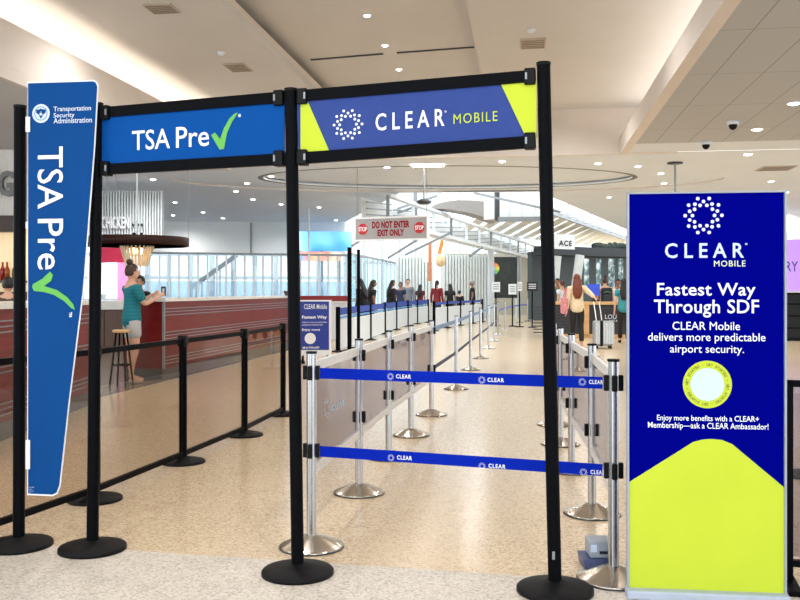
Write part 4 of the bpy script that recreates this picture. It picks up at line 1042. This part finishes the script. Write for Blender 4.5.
# ------------------------------------------------------------------ people
def skin_mesh(verts, edges, radii, root=0, sub=1):
    me = bpy.data.meshes.new('sk'); me.from_pydata(verts, edges, [])
    o = bpy.data.objects.new('sk', me); COL.objects.link(o)
    m = o.modifiers.new('skin', 'SKIN'); m.use_smooth_shade = True
    for i, r in enumerate(radii):
        r = r if isinstance(r, tuple) else (r, r)
        me.skin_vertices[0].data[i].radius = r; me.skin_vertices[0].data[i].use_root = (i == root)
    sb = o.modifiers.new('sub', 'SUBSURF'); sb.levels = sub; sb.render_levels = sub
    bpy.context.view_layer.update()
    out = bpy.data.meshes.new_from_object(o.evaluated_get(bpy.context.evaluated_depsgraph_get()))
    bpy.data.objects.remove(o); bpy.data.meshes.remove(me)
    return out
def link_mesh(name, me, m, parent, label=None):
    me.name = name; me.materials.clear(); me.materials.append(m)
    for p in me.polygons: p.use_smooth = True
    o = bpy.data.objects.new(name, me); COL.objects.link(o); o.parent = parent; WM[o] = WM[parent]
    if label: o['label'] = label
    return o
m_skin = mat('skin', (214, 166, 138), .5, vary=.06, scale=12)
m_skin2 = mat('darker skin', (150, 104, 78), .5, vary=.06, scale=12)
def person(label, loc, rz, h, skin, hair, hairstyle, shirt, pants, shoes, sleeve=.5, shorts=False, group=None,
           armL=None, armR=None, legL=(0, 0), legR=(0, 0), lean=0, headturn=0, seated=False):
    """arms: (elbow, wrist) offsets from the shoulder in metres for a 1.7 m body; legs: (knee forward, ankle forward)"""
    k = h/1.7
    t = thing('person', label, 'person', loc, rz, group)
    V = lambda x, y, z: Vector((x, y + lean*max(0, z-.95), z))*k
    P = {}
    def n(name, v, r): P[name] = (v, r)
    n('pel', V(0, 0, .95), (.135, .10)); n('wai', V(0, .005, 1.10), (.115, .085)); n('che', V(0, .01, 1.27), (.135, .095)); n('top', V(0, 0, 1.40), (.10, .07)); n('nec', V(0, -.005, 1.475), (.052, .052))
    ct, st_ = math.cos(headturn), math.sin(headturn)
    def HV(x, y, z): return V(x*ct - y*st_, x*st_ + y*ct, z)
    n('jaw', HV(0, .012, 1.545), (.048, .05))
    E = [('pel', 'wai'), ('wai', 'che'), ('che', 'top'), ('top', 'nec'), ('nec', 'jaw')]
    for s, (kf, af) in ((-1, legL), (1, legR)):
        c = 'l' if s < 0 else 'r'
        n('hip'+c, V(s*.09, 0, .86), (.088, .092)); n('thi'+c, V(s*.095, kf*.5, .68), (.076, .08)); n('kne'+c, V(s*.095, kf, .48), (.054, .058)); n('cal'+c, V(s*.097, kf*.55+af*.45-.015, .33), (.05, .055)); n('ank'+c, V(s*.095, af, .085), (.034, .036)); n('toe'+c, V(s*.105, af+.15, .028), (.036, .026))
        E += [('pel', 'hip'+c), ('hip'+c, 'thi'+c), ('thi'+c, 'kne'+c), ('kne'+c, 'cal'+c), ('cal'+c, 'ank'+c), ('ank'+c, 'toe'+c)]
        eo, wo = (armL if s < 0 else armR) or (Vector((s*.06, -.03, -.27)), Vector((s*.075, .03, -.52)))
        S = V(s*.165, 0, 1.385)/k; eo = Vector(eo); wo = Vector(wo)
        n('sho'+c, S*k, (.056, .056)); n('elb'+c, (S+eo)*k, (.038, .038)); n('wri'+c, (S+wo)*k, (.026, .026))
        dr = (wo-eo).normalized(); pm = S+wo+dr*.055
        n('pal'+c, pm*k, (.034, .02))
        E += [('top', 'sho'+c), ('sho'+c, 'elb'+c), ('elb'+c, 'wri'+c), ('wri'+c, 'pal'+c)]
        side = dr.cross(Vector((s, .0, .0)))
        if side.length < .1: side = dr.cross(UP)
        side.normalize(); cu = side.cross(dr)*(-s)
        if cu.length < .1: cu = Vector((-s, 0, 0))
        for j, (off, ln) in enumerate(((-.027, .058), (-.009, .070), (.009, .066), (.026, .052))):
            n('f%s%da' % (c, j), (pm+side*off+dr*.045)*k, .0095); n('f%s%db' % (c, j), (pm+side*off*1.05+dr*(.045+ln*.55)+cu*.012)*k, .0085); n('f%s%dc' % (c, j), (pm+side*off+dr*(.045+ln*.85)+cu*.035)*k, .0075)
            E += [('pal'+c, 'f%s%da' % (c, j)), ('f%s%da' % (c, j), 'f%s%db' % (c, j)), ('f%s%db' % (c, j), 'f%s%dc' % (c, j))]
        n('th%sa' % c, (pm-dr*.015+side*-.042+cu*.012)*k, .0105); n('th%sb' % c, (pm+dr*.025+side*-.055+cu*.03)*k, .0085)
        E += [('pal'+c, 'th%sa' % c), ('th%sa' % c, 'th%sb' % c)]
    names = list(P)
    def graph(sel, edges, grow=0, over=None):
        over = over or {}
        idx = {q: i for i, q in enumerate(sel)}
        vs = []; rs = []
        for q in sel:
            v, r = over[q] if q in over else P[q]; r = r if isinstance(r, tuple) else (r, r)
            vs.append(v); rs.append((r[0]*k+grow, r[1]*k+grow))
        return vs, [(idx[a], idx[b]) for a, b in edges if a in idx and b in idx], rs
    bme = skin_mesh(*graph(names, E))
    hm = MB().ball((0, 0, 0), 1, 20, 14)
    hv_ = []
    for v in hm.v:
        x, y, z = v
        tp = max(0, -z); bk = max(0, -y)
        hv_.append(HV(x*.076*(1-.30*tp*tp)*(1+.04*bk), .018 + y*.094*(1-.16*tp) + .018*tp*max(0, y), 1.602 + z*.114))
    hm.v = hv_
    hm.ball(HV(0, .114, 1.590), (.012*k, .018*k, .022*k), 8, 6)
    for sx in (-1, 1): hm.ball(HV(sx*.077, .008, 1.60), (.011*k, .02*k, .032*k), 8, 6)
    bm = bmesh.new(); bm.from_mesh(bme); base = len(bm.verts)
    nv = [bm.verts.new(v) for v in hm.v]
    for f in hm.f:
        q = []
        for i in f:
            if nv[i] not in q: q.append(nv[i])
        if len(q) > 2:
            try: bm.faces.new(q)
            except ValueError: pass
    bmesh.ops.remove_doubles(bm, verts=nv, dist=1e-5); bmesh.ops.recalc_face_normals(bm, faces=bm.faces[:]); bm.to_mesh(bme); bm.free()
    link_mesh('body', bme, skin, t)
    # shirt
    g = .016*k; ov = {}; sel = ['pel', 'wai', 'che', 'top']; ed = [('pel', 'wai'), ('wai', 'che'), ('che', 'top')]
    sel = ['hem'] + sel; ed = [('hem', 'pel')] + ed; ov['hem'] = (V(0, 0, .78), (.178, .145)); ov['pel'] = (V(0, 0, .93), (.172, .138)); ov['wai'] = (V(0, .005, 1.10), (.142, .112)); ov['che'] = (V(0, .01, 1.27), (.145, .105)); ov['top'] = (V(0, -.006, 1.445), (.112, .10))
    for c in 'lr':
        a, b, w_ = P['sho'+c][0], P['elb'+c][0], P['wri'+c][0]
        sel += ['sho'+c, 'slv'+c]; ed += [('top', 'sho'+c), ('sho'+c, 'slv'+c)]
        if sleeve <= 1: ov['slv'+c] = (a.lerp(b, max(sleeve, .4)), (.05, .05))
        else: ov['slv'+c] = (b, (.042, .042)); ov['cuf'+c] = (w_, (.032, .032)); sel.append('cuf'+c); ed.append(('slv'+c, 'cuf'+c))
        ov['sho'+c] = (a, (.068, .068))
    link_mesh('shirt', skin_mesh(*graph(sel, ed, g, ov)), shirt, t)
    sel = ['wst', 'pel']; ed = [('wst', 'pel')]; ov = {'wst': (V(0, 0, 1.02), (.12, .092)), 'pel': (V(0, 0, .93), (.132, .104))}
    for c in 'lr':
        sel += ['hip'+c, 'thi'+c]; ed += [('pel', 'hip'+c), ('hip'+c, 'thi'+c)]
        if shorts: ov['thi'+c] = (P['thi'+c][0].lerp(P['kne'+c][0], .25), (.092, .096)); ov['hip'+c] = (P['hip'+c][0], (.1, .105))
        else: sel += ['kne'+c, 'cal'+c, 'ank'+c]; ed += [('thi'+c, 'kne'+c), ('kne'+c, 'cal'+c), ('cal'+c, 'ank'+c)]; ov['ank'+c] = (P['ank'+c][0]+Vector((0, 0, .02)), (.05, .055))
    link_mesh('shorts' if shorts else 'trousers', skin_mesh(*graph(sel, ed, .012*k, ov)), pants, t)
    for c in 'lr':
        a, b = P['ank'+c][0], P['toe'+c][0]
        o = skin_mesh([a+Vector((0, -.035, -.05))*k, a+Vector((0, .03, -.045))*k, b+Vector((0, 0, .006)), b+Vector((0, .035, 0))*k], [(0, 1), (1, 2), (2, 3)], [.036*k, .042*k, .042*k, .03*k]); link_mesh('shoe', o, shoes, t)
    # hair
    hb = MB(); bl = MB().ball((0, 0, 0), 1, 22, 16)
    loc = [Vector((v.x*.086, .004 + v.y*.106, 1.618 + v.z*.118)) for v in bl.v]
    low = 1.50 if hairstyle in ('long',) else 1.545
    keep = []
    for f in bl.f:
        c_ = sum((loc[i] for i in f), Vector())/len(f)
        if c_.z < low or (c_.y > .035 and c_.z < 1.66) or (c_.y > -.01 and c_.z < 1.60 and hairstyle != 'long'): continue
        keep.append(f)
    hb.add([HV(*v) for v in loc], keep, True)
    def loft(rings):
        vs = []; fs = []; m_ = 14
        for (y, z, rx, ry) in rings: vs += [HV(rx*math.cos(2*PI*j/m_), y + ry*math.sin(2*PI*j/m_), z) for j in range(m_)]
        for a_ in range(len(rings)-1):
            for j in range(m_): fs.append((a_*m_+j, a_*m_+(j+1) % m_, (a_+1)*m_+(j+1) % m_, (a_+1)*m_+j))
        fs.append(tuple(range(m_))); fs.append(tuple(range((len(rings)-1)*m_, len(rings)*m_)))
        hb.add(vs, fs, True)
    if hairstyle == 'long': loft([(-.03, 1.66, .07, .06), (-.05, 1.58, .094, .065), (-.075, 1.48, .108, .06), (-.115, 1.36, .118, .05), (-.125, 1.24, .105, .042), (-.115, 1.14, .06, .03)])
    elif hairstyle == 'bun': hb.ball(HV(0, -.03, 1.755), (.048*k, .048*k, .046*k), 14, 10)
    elif hairstyle == 'ponytail': loft([(-.09, 1.66, .02, .03), (-.135, 1.62, .035, .035), (-.15, 1.50, .04, .035), (-.14, 1.36, .02, .02)])
    me_ = bpy.data.meshes.new('hair'); me_.from_pydata(hb.v, [], hb.f); link_mesh('hair', me_, hair, t)
    inv = WM[t]
    for s in (-1, 1):
        MB().ball(inv @ HV(s*.03, .101, 1.612), .010*k, 8, 6).build('eye', m_ink, t)
    a, b = inv @ HV(-.018, .104, 1.552), inv @ HV(.018, .104, 1.552)
    MB().tube([a, b], .006*k, 6).build('mouth', mat('lips', (170, 90, 84), .5), t)
    return t, P
def cm(n, c, **k): return mat(n, c, .8, **k)
h_black = mat('black hair', (20, 17, 16), .5, vary=.3, scale=30); h_brown = mat('brown hair', (58, 38, 28), .5, vary=.3, scale=30); h_auburn = mat('auburn hair', (112, 48, 26), .45, vary=.35, scale=25); h_grey = mat('grey hair', (150, 146, 142), .5)
def stripe_mat(name, c1, c2, sc):
    m = bpy.data.materials.new(name); m.use_nodes = True; nt = m.node_tree; b = nt.nodes['Principled BSDF']
    tc = nt.nodes.new('ShaderNodeTexCoord'); w_ = nt.nodes.new('ShaderNodeTexWave'); w_.bands_direction = 'Z'; w_.inputs['Scale'].default_value = sc; w_.inputs['Distortion'].default_value = 1.5
    nt.links.new(tc.outputs['Object'], w_.inputs['Vector']); r = nt.nodes.new('ShaderNodeValToRGB'); nt.links.new(w_.outputs['Fac'], r.inputs[0])
    r.color_ramp.elements[0].color = lin(c1)+(1,); r.color_ramp.elements[0].position = .6; r.color_ramp.elements[1].color = lin(c2)+(1,); r.color_ramp.elements[1].position = .9
    nt.links.new(r.outputs[0], b.inputs['Base Color']); b.inputs['Roughness'].default_value = .85; return m
def YAW(deg): return PSI + math.radians(deg)   # 0 = facing away from the camera, 90 = facing left
white_shoe = cm('pale sandal', (196, 160, 138)); dark_shoe = cm('dark shoe', (30, 28, 30))
pl_ = at(131.5, 383)
pt_, PP = person('person in teal striped shirt and grey shorts holding up a phone at the bar', pl_, YAW(-52), 1.72, m_skin, h_brown, 'bun', stripe_mat('teal stripe shirt', (16, 112, 122), (24, 120, 138), 6), cm('grey shorts', (176, 174, 172)), white_shoe, sleeve=.85, shorts=True,
   armL=((-.03, .10, -.25), (.05, .32, -.13)), armR=((.03, .12, -.25), (-.02, .34, -.14)), legL=(.02, .04), legR=(.03, -.05), headturn=.1)
ph = WM[pt_] @ (PP['palr'][0] + Vector((-.04, .06, .06)))
yd = Vector((math.cos(YAW(-52)), math.sin(YAW(-52)), 0)); fd = Vector((-yd.y, yd.x, 0))
pho = thing('phone', 'dark phone held up by the teal shirt person', 'phone', ph)
MB().rbox(ph, (.072, .010, .145), .004, (RIGHT, FWD, UP)).build('case', m_blackpl, pho); MB().box(ph-FWD*.006+UP*.02, (.03, .003, .05), (RIGHT, FWD, UP)).build('screen', m_pale, pho)
person('black haired person in black standing just behind the teal shirt person', at(140, 368), YAW(150), 1.6, m_skin, h_black, 'short', cm('black top', (24, 24, 28)), cm('grey jeans', (90, 92, 100)), dark_shoe)
person('black haired person behind the bar at the left picture edge', W((8-400)/F*12.0, 12.0), YAW(15), 1.52, m_skin, h_black, 'short', cm('brown top', (80, 60, 50)), cm('dark trousers', (34, 34, 40)), dark_shoe)
# cream top person with suitcase
pc_ = at(577, 346.3)
hand = sp+RIGHT*-.10+FWD*hd_+UP*1.17
kk = 1.74/1.7
rzc = YAW(-6)
loc_h = (Matrix.Translation(pc_) @ Matrix.Rotation(rzc, 4, 'Z')).inverted() @ hand
S = Vector((.165, 0, 1.385)); wv = loc_h/kk - S; wv = wv*.88
ln = wv.length
if ln > .53: wv = wv*(.53/ln)
cp, PC = person('person with long auburn hair in cream top and black trousers seen from behind', pc_, rzc, 1.74, m_skin, h_auburn, 'long', cm('cream blouse', (226, 206, 172), vary=.1), cm('black trousers', (22, 22, 26)), white_shoe, sleeve=2, armR=(wv*.5+Vector((.03, -.02, -.02)), wv), legL=(.10, .16), legR=(.03, -.12))
bg = WM[cp] @ Vector((-.31, .02, .98)); bgx = thing('shoulder_bag', 'pink patterned shoulder bag of the cream top person', 'bag', bg)
MB().rbox(bg+UP*.02, (.14, .30, .42), .05, (RIGHT, FWD, UP), 3).build('bag_body', mat('pink pattern', (206, 132, 140), .8, vary=.35, scale=25), bgx)
MB().tube([bg+FWD*.12+UP*.2, bg+RIGHT*.06+FWD*.06+UP*.45, bg+RIGHT*.06-FWD*.06+UP*.45, bg-FWD*.12+UP*.2], .014, 8).build('strap', mat('pink strap', (190, 110, 120), .8), bgx)
person('person in teal shirt and black trousers half hidden by the navy banner', at(624, 343), YAW(-10), 1.66, m_skin, h_black, 'long', cm('teal shirt', (54, 140, 150)), cm('black trousers', (22, 22, 26)), dark_shoe, sleeve=.6, legL=(.06, .10), legR=(0, -.06))
bpk = g0(605, 26.6)
person('person with a dark backpack facing away behind the retail counter', bpk, YAW(0), 1.74, m_skin, h_brown, 'bun', cm('peach shirt', (224, 180, 150)), cm('dark trousers', (34, 34, 40)), dark_shoe)
b = bpk - FWD*.21 + UP*1.20; bk2 = thing('backpack', 'dark navy backpack with green trim on the person behind the counter', 'backpack', b)
MB().rbox(b, (.34, .18, .50), .07, (RIGHT, FWD, UP), 3).build('pack_body', cm('navy pack', (30, 36, 46)), bk2); MB().rbox(b-FWD*.1-UP*.08, (.24, .05, .22), .02, (RIGHT, FWD, UP)).build('front_pocket', cm('charcoal pocket', (52, 56, 60)), bk2); MB().tube([b-FWD*.1+UP*.1-RIGHT*.1, b-FWD*.11+UP*.13, b-FWD*.1+UP*.1+RIGHT*.1], .012, 6).build('trim', cm('green trim', (90, 150, 90)), bk2)
person('person in white shirt with dark red hair left of the cream top person', g0(562, 27.6), YAW(40), 1.66, m_skin, mat('dark red hair', (84, 40, 36), .5), 'short', cm('white shirt', (232, 236, 238)), cm('navy trousers', (40, 44, 60)), dark_shoe)
person('dark haired person in dark top behind the retail counter near the banner edge', g0(618, 28.5), YAW(170), 1.72, m_skin2, h_black, 'short', cm('white shirt', (232, 236, 238)), cm('dark trousers', (34, 34, 40)), dark_shoe)
person('dark haired person in green top beside the tall right post', g0(557.5, 29), YAW(160), 1.74, m_skin2, h_black, 'short', cm('green top', (40, 80, 74)), cm('dark trousers', (34, 34, 40)), dark_shoe)
# queue on the left
Q = [
 ('person with long black hair in black jacket leaning by the distant gate post', 364, 25.6, 60, 1.70, h_black, 'long', (18, 18, 22), .2),
 ('person with long black hair in black coat, second in the distant queue', 371, 26.5, -70, 1.66, h_black, 'long', (22, 18, 18), .1),
 ('stooping person in dark brown coat in the distant queue', 390, 31.2, -60, 1.72, h_black, 'long', (30, 20, 18), .15),
 ('black haired person behind the blue belt, left of the pale faced one', 400.5, 34.5, 150, 1.68, h_black, 'short', (30, 40, 70), 0),
 ('pale faced person with grey sleeves in the distant queue', 408, 36.2, 165, 1.82, h_brown, 'short', (120, 124, 132), 0),
 ('person in dark red top in the distant queue', 420, 38.3, -20, 1.62, h_black, 'long', (96, 24, 40), .05),
 ('person with black ponytail in red and black top in the distant queue', 437, 34, -25, 1.74, h_black, 'ponytail', (120, 24, 30), 0),
 ('person with long black hair in black top right of the red topped one', 450, 35.4, 10, 1.62, h_black, 'long', (18, 18, 22), 0),
 ('short person in black with a white bag, near the slat screen', 459.5, 36.8, -15, 1.36, h_black, 'short', (24, 24, 30), 0),
 ('grey haired person in black jacket before the ivory slat screen', 472.5, 38.6, 80, 1.78, h_grey, 'short', (16, 16, 20), 0),
]
for i, (lb, px, d, yw, h, hr_, hs_, c, ln_) in enumerate(Q):
    person(lb, g0(px, d), YAW(yw), h, [m_skin, m_skin2][i % 2], hr_, hs_, cm('queue top %d' % i, c), cm('queue trousers %d' % (i % 3), [(40, 44, 60), (26, 26, 30), (96, 100, 110)][i % 3]), dark_shoe, sleeve=2 if i % 2 == 0 else .6, lean=ln_, legL=(.05, .06), legR=(0, -.05), group='people in the distant queue')
